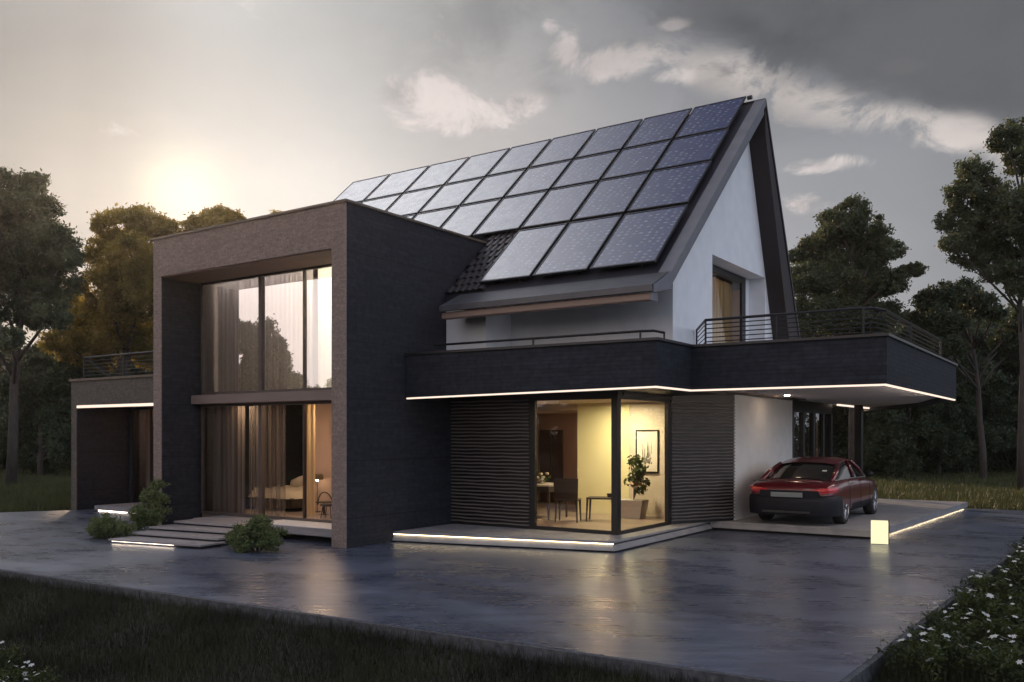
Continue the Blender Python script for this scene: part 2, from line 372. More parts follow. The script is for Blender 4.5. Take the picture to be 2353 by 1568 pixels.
kerb((DR[0][0], DR[0][1]), (DR[1][0]+.05, DR[1][1])); kerb(DR[1], DR[2], .06); kerb(DR[2], DR[3], .06); kerb(DR[3], DR[4], .06)
struct(g.build('kerb', KERBM))

# ------------------------------------------------------------------ house
H = thing('house', 'modern house with charcoal brick walls, white gable and a steep solar roof', 'house', (0, 0, 0))
def part(mb, name, mat, par=None, **k): return mb.build(name, mat, par or H, **k)

# tall brick wing
CXL, CXR, CYF, CYB, CZ = -17.68, -11.78, 11.95, 18.0, 6.42
m = MB(); RY = 12.94
m.box(CXL, -17.41, CYF, RY, 0, 5.61); m.box(-12.14, CXR, CYF, RY, 0, 5.61); m.box(CXL, CXR, CYF, RY, 5.61, CZ)
m.box(CXL, -17.48, RY, CYB, 0, CZ); m.box(-12.02, CXR, RY, CYB, 0, CZ); m.box(CXL, CXR, CYB, CYB+.2, 0, CZ)
m.box(-17.48, -12.02, RY, CYB, 6.1, 6.25)
part(m, 'wing_wall', DARKBRICK)
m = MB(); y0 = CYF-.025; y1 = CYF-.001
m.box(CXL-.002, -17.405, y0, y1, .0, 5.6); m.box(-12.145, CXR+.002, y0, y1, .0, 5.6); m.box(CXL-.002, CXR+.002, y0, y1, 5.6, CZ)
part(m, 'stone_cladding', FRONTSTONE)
m = MB(); m.box(CXL-.05, CXR+.04, CYF-.06, CYF+.35, CZ, CZ+.045); m.box(CXR-.3, CXR+.04, CYF+.35, CYB+.2, CZ, CZ+.045); m.box(CXL-.05, CXL+.3, CYF+.35, CYB+.2, CZ, CZ+.045)
part(m, 'coping', BROWNCOPE)
m = MB(); m.box(-17.405, -12.145, CYF+.005, RY-.03, 5.575, 5.608)
part(m, 'window_head', noisy('rust_brown_lining', (.12, .06, .045), (.16, .08, .06), 3, .6, .05))
# beam between the storeys, mullions and panes
m = MB(); m.box(-17.40, -12.15, RY-.25, RY+.1, 2.80, 3.0)
part(m, 'beam', BEAMM, bevel=.008)
def window(x0, x1, y, z0, z1, bars, mat_f, mat_p, fw=.07, depth=.08, name='window', parent=None, panes=None):
    """front facing window; bars: x positions of mullions"""
    f = MB(); f.box(x0, x0+fw, y, y+depth, z0, z1); f.box(x1-fw, x1, y, y+depth, z0, z1); f.box(x0+fw, x1-fw, y, y+depth, z1-fw, z1); f.box(x0+fw, x1-fw, y, y+depth, z0, z0+fw)
    for bx, bw in bars: f.box(bx-bw/2, bx+bw/2, y-.01, y+depth, z0+fw, z1-fw)
    w = part(f, name, mat_f)
    xs = [x0+fw]+[b for b, _ in bars]+[x1-fw]
    for i in range(len(xs)-1):
        p = MB(); pm = panes[i] if panes else mat_p
        p.add([(xs[i], y+depth*.5, z0+fw), (xs[i+1], y+depth*.5, z0+fw), (xs[i+1], y+depth*.5, z1-fw), (xs[i], y+depth*.5, z1-fw)], [(0, 1, 2, 3)])
        part(p, 'pane', pm, w)
    return w
window(-17.38, -12.16, RY, 3.0, 5.605, [(-15.34, .10), (-14.0, .02)], BROWNFRAME, PANE_MIRROR, panes=[PANE_MIRROR, PANE_MIRROR, PANE_CORNER])
window(-17.38, -12.16, RY, .30, 2.80, [(-15.34, .10), (-14.0, .02)], BROWNFRAME, PANE_LOW, fw=.06)
# entrance deck and rooms behind the tall window
m = MB(); m.box(-16.6, -12.15, 12.15, RY, .14, .295)
part(m, 'deck', STEPM, bevel=.01)
m = MB(); m.box(-14.6, -12.16, 12.16, RY-.01, .297, .308); part(m, 'deck_edge_tile', noisy('white_edge_tile', (.7, .68, .66), (.78, .76, .74), 4, .4, 0))
m = MB(); m.box(-17.47, -12.03, RY+.1, 17.99, .15, .30); part(m, 'bedroom_floor', INTFLOOR)
m = MB(); m.box(-17.47, -12.03, RY+.1, 17.99, 2.90, 2.98); part(m, 'upper_floor_slab', INTD)
m = MB(); m.box(-15.8, -12.1, 14.9, 15.0, .3, 2.9); part(m, 'bedroom_partition', INTP)
m = MB(); m.box(-17.47, -12.03, 16.9, 17.0, .3, 2.9); m.box(-12.10, -12.03, RY+.1, 16.9, .3, 2.9); part(m, 'bedroom_wall', INTP)
m = MB(); m.box(-17.47, -12.03, 15.9, 16.0, 2.98, 6.1); m.box(-17.47, -17.42, RY+.1, 15.9, 2.98, 6.1); part(m, 'landing_wall', INTD)

# low brick block on the left
m = MB(); BY = 13.8
m.box(-24.25, -24.0, BY, 19, 0, 3.6); m.box(-24.0, CXL, BY, BY+.3, 2.93, 3.6); m.box(-24.0, CXL, 19, 19.2, 0, 3.6)
m.box(-24.0, CXL, BY+.3, 19, 2.93, 3.1); m.box(-24.0, -23.85, 15.4, 15.6, 0, 2.93); m.box(-19.8, CXL, 15.4, 15.6, 0, 2.93)
part(m, 'side_block_wall', DARKBRICK)
m = MB(); m.box(-24.252, -23.99, BY-.025, BY-.001, 0, 2.93); m.box(-24.252, CXL, BY-.025, BY-.001, 2.93, 3.6); part(m, 'stone_cladding', LOWSTONE)
m = MB(); m.box(-24.3, CXL, BY-.07, BY+.32, 3.6, 3.66); m.box(-24.3, -23.9, BY+.32, 19.2, 3.6, 3.66); part(m, 'coping', BROWNCOPE)
m = MB(); m.box(-24.0, CXL-.02, BY-.02, BY+.02, 2.85, 2.925); part(m, 'light_strip', LEDM)
window(-23.85, -19.8, 15.42, .15, 2.92, [(-22.95, .12), (-21.5, .1)], BLACKFRAME, PANE_LOW, fw=.08)
m = MB(); m.box(-23.4, -19, 13.95, 15.38, .03, .15); part(m, 'door_step', CONC, bevel=.01)
m = MB(); m.box(-23.3, -19, 14.0, 14.02, .018, .028); part(m, 'light_strip', emit('door_step_glow', (1, .82, .68), 18))

# terrace slab, soffit, parapet
ZS = 2.93
OUT = [(-11.76, 13.60), (-6.38, 13.79), (-6.38, 15.29), (-3.04, 15.29), (-3.04, 22.9), (-4.5, 28.0), (-6.95, 32.3)]
def zsof(p): return 2.85+(ZS-2.85)*min(1, (p[0]+11.76)/5.38)
def inset(P, d):
    Q = []
    for i, p in enumerate(P):
        ns = []
        if i > 0: e = Vector((p[0]-P[i-1][0], p[1]-P[i-1][1])).normalized(); ns.append(Vector((-e.y, e.x)))
        if i < len(P)-1: e = Vector((P[i+1][0]-p[0], P[i+1][1]-p[1])).normalized(); ns.append(Vector((-e.y, e.x)))
        n = ns[0] if len(ns) == 1 else (ns[0]+ns[1])/(1+ns[0].dot(ns[1]))
        Q.append((p[0]+n.x*d, p[1]+n.y*d))
    return Q
def strip(P, a, b, z0, z1):
    """a band following polyline P between insets a and b"""
    A = inset(P, a); B = inset(P, b); m = MB()
    for i in range(len(P)-1):
        q = [A[i], A[i+1], B[i+1], B[i]]
        m.prism(q, z0, z1)
    return m
mt = strip(OUT, 0, .22, zsof, 3.70); part(mt, 'parapet', DARKBRICK)
mt = strip(OUT, -.04, .27, 3.70, 3.745); part(mt, 'coping', COPING)
m = MB(); I = inset(OUT, .22); m.prism(I+[(-7.2, 32.3), (-7.2, 23.5), (-7.2, 19.2), (-8, 17.5), (-8.0, 15.3), (-11.76, 15.3)], 3.03, 3.08); part(m, 'soffit', SOFFITW)
m = MB(); m.box(-11.75, -6.61, 14.04, 15.105, 2.935, 3.028); m.box(-7.77, -6.61, 15.106, 17.6, 2.935, 3.028); part(m, 'soffit', BLACKFRAME)
m = strip(OUT[2:5], .225, .25, lambda p: zsof(p)+.01, zsof((0, 0))+.04); part(m, 'light_strip', emit('added_cove_fill', (1, .84, .72), 34))  # extra inner strip, added to brighten the carport soffit
led = strip(OUT[:5], .012, .05, lambda p: zsof(p)-.032, ZS-.001)
for i, v in enumerate(led.v): led.v[i] = (v[0], v[1], min(v[2], zsof(v)-.001))
part(led, 'light_strip', LEDM)

# plinth round the house with light below its lip
PL = [(-11.76, 13.22), (-7.42, 14.2), (-7.42, 18.8), (-3.92, 18.8), (-3.45, 28.2)]
def plinth_poly(d): return inset(PL, d)+[(-7.0, 28.2), (-7.0, 22), (-11.76, 22)]
m = MB(); m.prism(plinth_poly(0), .155, .20); part(m, 'plinth_top', CONC, bevel=.008)
A_ = inset(PL[:3], .02); B2 = inset(PL[:3], -.055); C_ = inset(PL[:3], .13); m = MB()
for i in range(2):
    q = [(*B2[i], .03), (*B2[i+1], .03), (*C_[i+1], .03), (*C_[i], .03), (*A_[i], .128), (*A_[i+1], .128), (*C_[i+1], .128), (*C_[i], .128)]
    m.add(q, [(3, 2, 1, 0), (4, 5, 6, 7), (0, 1, 5, 4), (1, 2, 6, 5), (2, 3, 7, 6), (3, 0, 4, 7)])
part(m, 'plinth_face', CONC)
m = strip(PL[2:], 0, .12, .055, .154); part(m, 'plinth_face', CONC)
m = MB(); m.prism(plinth_poly(.12), -.001, .153); part(m, 'plinth_core', noisy('dark_plinth_core', (.02, .02, .02), (.03, .03, .03), 3, .9, 0))
m = strip(PL[:2], .0, .018, .142, .154); part(m, 'light_strip', emit('plinth_glow', (1, .78, .46), 7))
m = strip([(-3.92, 18.9), (-3.45, 28.2)], .09, .11, .046, .052); part(m, 'light_strip', emit('edge_glow', (1, .76, .48), 14))

# dining room: louvred wall, corner window, second louvred wall
YW = 15.12; ZT = 2.86
m = MB(); m.box(-11.775, -9.74, YW, YW+.18, .2, ZT); part(m, 'wall', BLACKFRAME)
def slats(a, b, z0, z1, n, name='louver_panel'):
    m = MB(); d = Vector((b[0]-a[0], b[1]-a[1])); L_ = d.length; d.normalize(); nn = Vector((d.y, -d.x))
    h = (z1-z0)/n; K = 12
    for i in range(n):
        zc = z0+h*(i+.5)
        vs = []
        for q in range(K+1):
            s = L_*q/K; w = .0035*math.sin(i*1.7+q*.9)+.003*math.sin(q*1.7+i*.35)
            bx, by = a[0]+d.x*s, a[1]+d.y*s
            for (o, dz) in ((0.002, -.013), (.045, -.012), (.05, .010), (0.002, .013)):
                vs.append((bx+nn.x*o, by+nn.y*o, zc+dz+w))
        fs = [(q*4+j, (q+1)*4+j, (q+1)*4+(j+1) % 4, q*4+(j+1) % 4) for q in range(K) for j in range(4)]+[(3, 2, 1, 0), (K*4, K*4+1, K*4+2, K*4+3)]
        m.add(vs, fs)
    return part(m, name, SLAT)
slats((-11.77, YW), (-9.8, YW), .24, ZT-.02, 36)
window(-9.74, -7.86, YW, .2, ZT, [], BLACKFRAME, PANE_LOW, fw=.07)
m = MB(); m.box(-7.93, -7.80, YW-.02, YW+.13, .2, ZT); part(m, 'corner_post', BLACKFRAME)
f = MB(); f.box(-7.86, -7.80, YW+.13, 17.5, ZT-.07, ZT); f.box(-7.86, -7.80, YW+.13, 17.5, .2, .27); f.box(-7.88, -7.80, 17.42, 17.6, .27, ZT-.07)
sw = part(f, 'window', BLACKFRAME)
p = MB(); p.add([(-7.83, YW+.13, .27), (-7.83, 17.42, .27), (-7.83, 17.42, ZT-.07), (-7.83, YW+.13, ZT-.07)], [(0, 1, 2, 3)]); part(p, 'pane', PANE_LOW, sw)
m = MB(); m.wall((-7.82, 17.6), (-7.02, 19.2), .15, .2, ZT); part(m, 'wall', BLACKFRAME)
slats((-7.82, 17.6), (-7.02, 19.2), .24, ZT-.02, 36)
m = MB(); m.box(-11.775, -7.80, YW-.01, YW+.2, ZT, 3.029); m.box(-7.98, -7.78, YW+.2, 17.6, ZT, 3.029); m.wall((-7.80, 17.6), (-7.0, 19.2), .2, ZT, 3.029); part(m, 'window_head', BLACKFRAME)
# dining room interior
m = MB(); m.box(-13.5, -7.86, YW+.19, 21.3, .196, .215); part(m, 'dining_floor', INTFLOOR)
m = MB(); m.prism([(-11.775, YW+.21), (-7.9, YW+.21), (-7.9, 17.6), (-7.25, 18.9), (-11.775, 18.9)], 2.87, 2.92); m.box(-13.5, -10.8, 18.9, 21.3, 2.7, 2.75); part(m, 'dining_ceiling', INTW)
m = MB(); m.box(-9.45, -7.25, 18.9, 19.0, .2, 2.9); part(m, 'dining_wall', INTW)
m = MB(); m.box(-13.5, -10.84, 18.905, 18.98, 2.7, 2.9); part(m, 'door_head', INTW)
m = MB(); m.wall((-7.95, 17.6), (-7.22, 18.9), .03, .2, 2.9); part(m, 'dining_wall', INTW)
m = MB(); m.box(-10.84, -9.45, 18.88, 19.0, .2, 2.9); part(m, 'accent_wall', INTY)
m = MB(); m.box(-13.5, -10.0, 21.3, 21.4, .2, 2.8); m.box(-13.6, -13.5, 18.2, 21.4, .2, 2.8); m.box(-10.84, -10.78, 19.0, 21.3, .2, 2.8); m.box(-11.775, -11.73, YW+.2, 18.2, .2, 2.9); m.box(-13.5, -11.73, 18.21, 18.25, .2, 2.9)
part(m, 'hall_wall', INTP)
m = MB(); m.box(-13.4, -12.68, 21.22, 21.3, .22, 2.24); d_ = part(m, 'door', DOORM, bevel=.01)
m = MB(); m.box(-13.05, -13.03, 21.20, 21.22, .25, 2.22); part(m, 'door_seam', BLACKFRAME, d_)
m = MB(); m.tube([(-12.78, 21.2, 1.2), (-12.78, 21.16, 1.2), (-12.9, 21.16, 1.2)], .012, 6); part(m, 'handle', BLACKPL, d_)

# carport side wall and back glazing
m = MB(); m.box(-7.2, -7.0, 19.2, 23.5, .2, 3.029); part(m, 'wall', WHITE)
f = MB(); 
f.box(-7.12, -7.0, 23.5, 27.5, 2.72, 3.029); f.box(-7.1, -7.0, 23.5, 27.5, .2, .3)
for yy in (23.5, 24.45, 25.45, 26.45, 27.35): f.box(-7.1, -6.99, yy, yy+.15, .3, 2.72)
gw = part(f, 'window', BLACKFRAME)
p = MB(); p.add([(-7.05, 23.6, .3), (-7.05, 27.4, .3), (-7.05, 27.4, 2.72), (-7.05, 23.6, 2.72)], [(0, 1, 2, 3)]); part(p, 'pane', PANE_DARK, gw)
m = MB(); m.box(-7.9, -7.8, 23.5, 27.5, .2, 2.9); m.box(-12, -7.9, 27.4, 27.5, .2, 2.9); part(m, 'utility_wall', INTD)
m = MB(); m.box(-6.68, -6.46, 28.8, 29.05, 0, 3.029); part(m, 'column', BLACKFRAME, bevel=.01)
m = MB(); m.box(-6.9, -6.84, 27.6, 32.2, 2.98, 3.028); part(m, 'light_strip', LEDM)

# roof and gable. profile in (y, z)
EY, EZ, RYY, RZ = 14.13, 4.69, 20.07, 9.75
BY_, BZ_ = 14.85, 5.03
def zroof(y): return EZ+(BZ_-EZ)*(y-EY)/(BY_-EY) if y < BY_ else BZ_+(RZ-BZ_)*(y-BY_)/(RYY-BY_)
XR, XL = -6.6, -19.75
th = .27
def roofpiece(x0, x1, ya, yb, mb):
    ys = [ya]+([BY_] if ya < BY_ < yb else [])+[yb]
    top = [(y, zroof(y)) for y in ys]; bot = [(y, zroof(y)-(th if y > EY+.01 else .1)) for y in ys][::-1]
    mb.prismx(top+bot, x0, x1)
m = MB(); roofpiece(-11.3, XR+.0, EY, BY_, m); roofpiece(-11.76, XR-.14, BY_, RYY, m); roofpiece(XL, -11.76, 16.2, RYY, m)
part(m, 'roof', DARKROOF)
# grey verge trim on the gable edge, standing a little proud
m = MB()
m.prismx([(BY_, BZ_+.02), (RYY, RZ+.03), (RYY, RZ-.14), (BY_, BZ_-.13)], XR-.24, XR+.02)
m.prismx([(BY_, BZ_-.135), (RYY, RZ-.145), (RYY, RZ-.33), (BY_, BZ_-.30)], XR-.2, XR-.02)
m.prismx([(EY-.02, EZ+.005), (BY_, BZ_+.02), (BY_, BZ_-.30), (EY-.02, EZ-.12)], XR+.001, XR+.021)
part(m, 'verge_trim', GREYMETAL)
m = MB(); m.prismx([(EY-.06, EZ-.02), (EY+.25, EZ+.145), (BY_-.1, BZ_-.03), (BY_-.1, BZ_-.01), (EY+.2, EZ+.135), (EY-.06, EZ+.012)], -11.28, XR); m.box(-11.28, XR, EY-.075, EY+.0, EZ-.10, EZ+.01)
part(m, 'eave_sheet', EAVEM)
m = MB(); m.box(-11.3, XR-.06, EY+.02, EY+.2, EZ-.24, EZ-.11); part(m, 'gutter', BROWNTRIM, bevel=.02)
m = MB(); m.box(XR-.07, XR-.02, EY-.0, EY+.22, EZ-.26, EZ-.10); part(m, 'gutter_end', GREYMETAL, bevel=.01)
# steep rear slope
m = MB(); m.prismx([(RYY, RZ), (22.8, 4.4), (23.2, 3.0), (22.2, 3.0), (21.87, 4.5), (20.12, 8.93)], XL, XR); part(m, 'rear_roof', SOFFITB)
m = MB(); m.prismx([(RYY, RZ+.03), (22.86, 4.4), (23.26, 3.0), (23.18, 3.0), (22.76, 4.4), (RYY, RZ-.12)], XR+.001, XR+.025); m.prismx([(RYY-.02, RZ+.03), (RYY+.03, RZ+.03), (22.86, 4.4), (22.8, 4.4)], XL, XR); part(m, 'verge_trim', COPING)
# gable wall with a deep niche
GX0, GX1 = -7.45, -7.0
def under(y): return zroof(y)-th+.02
m = MB()
m.prismx([(15.85, 3.05), (17.87, 3.05), (17.87, under(17.87)), (15.85, under(15.85))], GX0, GX1)
m.prismx([(17.87, 5.9), (21.28, 5.9), (21.28, 8.93-(21.28-20.12)*2.53+.1), (20.14, 9.0), (20.0, under(20.0)), (17.87, under(17.87))], GX0, GX1)
m.prismx([(21.28, 3.05), (22.2, 3.05), (21.89, 4.5), (21.28, 8.93-(21.28-20.12)*2.53+.1)], GX0, GX1)
part(m, 'gable_wall', WHITE)
m = MB(); m.box(-10.74, GX0, 15.85, 16.05, 3.05, under(15.85)); m.box(-11.775, -10.74, 14.92, 15.08, 3.05, under(14.92)-.03); m.box(-10.9, -10.74, 15.08, 15.85, 3.05, under(15.1)); part(m, 'wall', WHITE)
f = MB(); X = -7.44
f.box(X, X+.06, 17.87, 17.95, 3.05, 5.88); f.box(X, X+.06, 18.48, 18.72, 3.05, 5.88); f.box(X, X+.06, 20.75, 21.0, 3.05, 5.88); f.box(X, X+.06, 17.95, 20.75, 5.74, 5.88)
gw = part(f, 'window', BLACKFRAME)
for (a, b) in ((17.95, 18.48), (18.72, 20.75)):
    p = MB(); p.add([(X+.03, a, 3.05), (X+.03, b, 3.05), (X+.03, b, 5.74), (X+.03, a, 5.74)], [(0, 1, 2, 3)]); part(p, 'pane', PANE_LOW, gw)
m = MB(); m.box(X, X+.06, 21.0, 21.27, 3.05, 5.88); part(m, 'wall', WHITE)
m = MB(); m.box(-10.6, -10.5, 16.7, 21.3, 3.05, 6.1); m.box(-10.5, -7.5, 16.6, 16.7, 3.05, 6.2); m.box(-10.5, -7.5, 21.4, 21.5, 3.05, 6.2); m.box(-10.5, -7.5, 16.7, 21.4, 6.1, 6.2); part(m, 'attic_room_wall', INTW)
m = MB(); m.box(XL, XR+.0, 17, 22.0, 3.0, 3.04) ; part(m, 'attic_floor', INTD)
m = MB(); m.box(-19.6, -19.4, 14, 21.9, 0, 6.0); m.prismx([(16.5, 6.0), (21.5, 6.0), (20.1, 9.3)], -19.6, -19.4); m.box(-19.4, -13.7, 21.7, 21.9, 0, 3.0); m.box(-13.7, -7.2, 21.7, 21.9, 0, 3.0); part(m, 'rear_wall', WHITE)

# clay tiles left uncovered by the panels
m = MB()
sl = (RZ-BZ_)/(RYY-BY_)
for r_ in range(9):
    yb = BY_+.04+r_*.19; 
    for c_ in range(6):
        x0 = -11.78+c_*.17+(.085 if r_ % 2 else 0); 
        vs = []
        for i in range(6):
            a = math.pi*i/5; xx = x0+.085-.082*math.cos(a); hh = .012+.05*math.sin(a)
            for (dy, e) in ((0, .025), (.23, 0)):
                y = yb+dy; vs.append((xx, y-.66*(hh+e), BZ_+sl*(y-BY_)+.75*(hh+e)))
        for (dy, e) in ((0, -.0),):
            pass
        fs = [(2*i, 2*i+2, 2*i+3, 2*i+1) for i in range(5)]
        k = len(vs); fs.append(tuple([2*i for i in range(6)][::-1]))
        m.add(vs, fs)
part(m, 'roof_tiles', TILE, smooth=False)

# railings
def railing(pts, h, nb, z, posts, r=.018, low=.1):
    f = MB(); rail = [Vector((p[0], p[1], z+h)) for p in pts]; f.tube(rail, r*1.4, 8)
    for i in range(nb):
        f.tube([Vector((p[0], p[1], z+low+(h-low)*i/nb)) for p in pts], r*.6, 6)
    o = part(f, 'railing', BLACKPL)
    for q in posts: pm = MB(); pm.tube([(q[0], q[1], z-.02), (q[0], q[1], z+h)], r*1.1, 8); part(pm, 'post', BLACKPL, o)
    return o
railing([(-11.2, 13.8), (-6.75, 13.92), (-6.52, 13.98), (-6.5, 14.35)], .14, 0, 3.745, [(-8.9, 13.86), (-6.75, 13.92), (-6.5, 14.35)], .016)
ry = 15.5
railing([(-6.2, ry), (-3.5, ry), (-3.3, ry+.12), (-3.2, ry+.5), (-3.2, 21.8)], .46, 5, 3.745, [(-6.2, ry), (-4.9, ry), (-3.45, ry+.01), (-3.2, 18.2), (-3.2, 21.8)], .018, .06)
railing([(-6.2, ry), (-6.95, 16.9)], .46, 5, 3.745, [(-6.95, 16.9)], .018, .06)
railing([(-23.9, 13.95), (-17.9, 13.95)], .6, 5, 3.66, [(-23.9, 13.95), (-22.0, 13.95), (-20.2, 13.95), (-18.4, 13.95)], .02, .1)

# ------------------------------------------------------------------ solar panels
def panel_mat():
    m, nt, p = M_('blue_solar_cells'); L = nt.links
    setc(p, (.02, .03, .09), .12, 0, .8)
    tc = nd(nt, 'ShaderNodeTexCoord'); uv = nd(nt, 'ShaderNodeUVMap'); 
    br = nd(nt, 'ShaderNodeTexBrick'); br.offset = 0.0; br.inputs['Scale'].default_value = 1
    br.inputs['Brick Width'].default_value = .14; br.inputs['Row Height'].default_value = .14; br.inputs['Mortar Size'].default_value = .004; br.inputs['Mortar Smooth'].default_value = .3
    br.inputs['Color1'].default_value = (.004, .012, .065, 1); br.inputs['Color2'].default_value = (.008, .02, .09, 1); br.inputs['Mortar'].default_value = (.05, .06, .11, 1)
    L.new(uv.outputs[0], br.inputs['Vector'])
    # small silver contact marks, one near each cell corner
    vo = nd(nt, 'ShaderNodeTexVoronoi'); vo.inputs['Scale'].default_value = 7.14; vo.inputs['Randomness'].default_value = .28
    mp = nd(nt, 'ShaderNodeMapping'); mp.inputs['Scale'].default_value = (.8, 1.25, 1); mp.inputs['Rotation'].default_value = (0, 0, .12); L.new(uv.outputs[0], mp.inputs[0]); L.new(mp.outputs[0], vo.inputs['Vector'])
    lt = nd(nt, 'ShaderNodeMapRange'); lt.inputs['From Min'].default_value = .17; lt.inputs['From Max'].default_value = .30; lt.inputs['To Min'].default_value = 1; lt.inputs['To Max'].default_value = 0
    L.new(vo.outputs['Distance'], lt.inputs[0])
    n = nd(nt, 'ShaderNodeTexNoise'); n.inputs['Scale'].default_value = 9; L.new(uv.outputs[0], n.inputs['Vector'])
    mu = nd(nt, 'ShaderNodeMath', operation='MULTIPLY'); L.new(lt.outputs[0], mu.inputs[0]); L.new(n.outputs['Fac'], mu.inputs[1])
    mx = nd(nt, 'ShaderNodeMixRGB'); L.new(mu.outputs[0], mx.inputs[0]); L.new(br.outputs['Color'], mx.inputs[1]); mx.inputs[2].default_value = (.30, .37, .42, 1)
    L.new(mx.outputs[0], p.inputs['Base Color'])
    n2 = nd(nt, 'ShaderNodeTexNoise'); n2.inputs['Scale'].default_value = 3.5; n2.inputs['Detail'].default_value = 4; L.new(uv.outputs[0], n2.inputs['Vector'])
    mr = nd(nt, 'ShaderNodeMapRange'); mr.inputs['To Min'].default_value = .1; mr.inputs['To Max'].default_value = .34; L.new(n2.outputs['Fac'], mr.inputs[0]); L.new(mr.outputs[0], p.inputs['Roughness'])
    p.inputs['IOR'].default_value = 2.3
    return m
PANELM = panel_mat()
FRAMEM = noisy('dark_panel_frame', (.035, .037, .045), (.06, .062, .07), 5, .4, 0, metal=.6)
EDGEM = noisy('silver_panel_edge', (.45, .46, .5), (.5, .51, .55), 5, .4, 0, metal=.6)
XS = [-7.02, -8.33, -9.63, -10.95, -12.28, -13.6, -14.98, -16.42, -17.95, -19.53]
YS = [20.07, 18.88, 17.78, 16.45, 14.9]
OFF = .16
def zp(y): return BZ_+sl*(y-BY_)+OFF
nrm = Vector((0, -sl, 1)).normalized()
ordw = ['first', 'second', 'third', 'fourth', 'fifth', 'sixth', 'seventh', 'eighth', 'ninth']
roww = ['top row', 'second row from the ridge', 'third row from the ridge', 'bottom row']
for r_ in range(4):
    for c_ in range(9 if r_ < 3 else 3):
        gap = .035
        xa, xb = XS[c_]-gap, XS[c_+1]+gap
        ya, yb = YS[r_]-(.025 if r_ else 0), YS[r_+1]+.025
        if r_ == 2: yb += .03
        if c_ == 0:
            xa += .05*(r_ + .5)*.7
        cx, cy = (xa+xb)/2, (ya+yb)/2
        lab = f'blue solar panel in the {roww[r_]}, {ordw[c_]} from the gable end'
        if c_ == 8 and r_ == 0: lab = 'pale solar panel at the far end of the top row, farthest from the gable'
        t = thing('solar_panel', lab, 'solar panel', (cx, cy, zp(cy)), 0, 'solar panels on the roof')
        def T(x, y, h): v = Vector((x-cx, y-cy, zp(y)-zp(cy)))+nrm*h; return tuple(v)
        w_ = .028
        def slab(mb, x0, x1, y0, y1, h0, h1):
            mb.add([T(x0, y0, h0), T(x1, y0, h0), T(x1, y1, h0), T(x0, y1, h0), T(x0, y0, h1), T(x1, y0, h1), T(x1, y1, h1), T(x0, y1, h1)],
                   [(3, 2, 1, 0), (4, 5, 6, 7), (0, 1, 5, 4), (1, 2, 6, 5), (2, 3, 7, 6), (3, 0, 4, 7)])
        f = MB(); slab(f, xb, xa, yb, yb+w_, -.02, .025); slab(f, xb, xa, ya-w_, ya, -.02, .025); slab(f, xb, xb+w_, yb+w_, ya-w_, -.02, .025); slab(f, xa-w_, xa, yb+w_, ya-w_, -.02, .025)
        for q in (.25, .75):
            xq = xb+(xa-xb)*q; slab(f, xq-.02, xq+.02, yb+.05, ya-.05, -.12, -.021)
        f.build('frame', FRAMEM, t)
        g2 = MB(); slab(g2, xb+w_, xa-w_, yb+w_, ya-w_, -.02, .016); o = g2.build('glass', PANELM, t)
        uvl = o.data.uv_layers.new(name='UVMap')
        for lp in o.data.loops:
            co = o.data.vertices[lp.vertex_index].co; uvl.data[lp.index].uv = (co.x+cx, (co.y+cy)*1.35)
# rails closing the top of the array
m = MB(); m.tube([(XS[0]+.02, RYY-.02, RZ+.12), (XS[0]+.12, RYY-.02, RZ+.12)], .05, 8); part(m, 'panel_rail_end', FRAMEM)

# ------------------------------------------------------------------ steps
st = thing('entrance_steps', 'low grey stone steps climbing to the tall window', 'steps', (-15, 11, 0))
def stepslab(pts, z1, last=False):
    m = MB(); m.prism([(x+15, y-11) for x, y in pts], z1-.038, z1); m.build('step', STEPM, st, bevel=.006)
    cx_ = sum(p[0] for p in pts)/4; cy_ = sum(p[1] for p in pts)/4
    m = MB(); m.prism([(cx_+(x-cx_)*.965+15, cy_+(y-cy_)*.74+.06-11) for x, y in pts], 0.0 if z1 < .1 else .002, z1-.039); m.build('step_base', DARKBASE, st)
DARKBASE = noisy('dark_step_base', (.012, .013, .018), (.02, .021, .028), 6, .8, .1)
stepslab([(-16.15, 9.90), (-13.85, 10.30), (-13.9, 10.9), (-16.2, 10.55)], .088)
stepslab([(-16.28, 10.45), (-13.95, 10.76), (-14.0, 11.35), (-16.3, 11.0)], .157)
stepslab([(-16.35, 10.92), (-14.2, 11.22), (-14.2, 11.75), (-16.4, 11.6)], .227)
stepslab([(-16.35, 11.5), (-14.3, 11.65), (-14.3, 12.14), (-16.4, 12.14)], .296)
m = MB(); m.prism([(-1.1, -1.045), (.45, -.775), (.45, -.755), (-1.1, -1.025)], .040, .049); m.build('light_strip', emit('step_glow', (1, .80, .62), 12), st)

# ------------------------------------------------------------------ lantern
lt_ = thing('floor_lantern', 'glowing square lantern standing at the corner of the carport slab', 'lantern', (W(2021, 1250, 17.2).x, W(2021, 1250, 17.2).y, 0), R(12))
m = MB(); m.box(-.155, .155, -.13, .13, .01, .44); m.build('shade', BOXGLOW, lt_, bevel=.01)
m = MB(); m.box(-.14, .14, -.12, .12, .0, .009); m.box(.157, .175, -.135, -.115, .0, .45); m.box(.157, .175, .115, .135, .0, .45); m.build('frame', COPING, lt_)

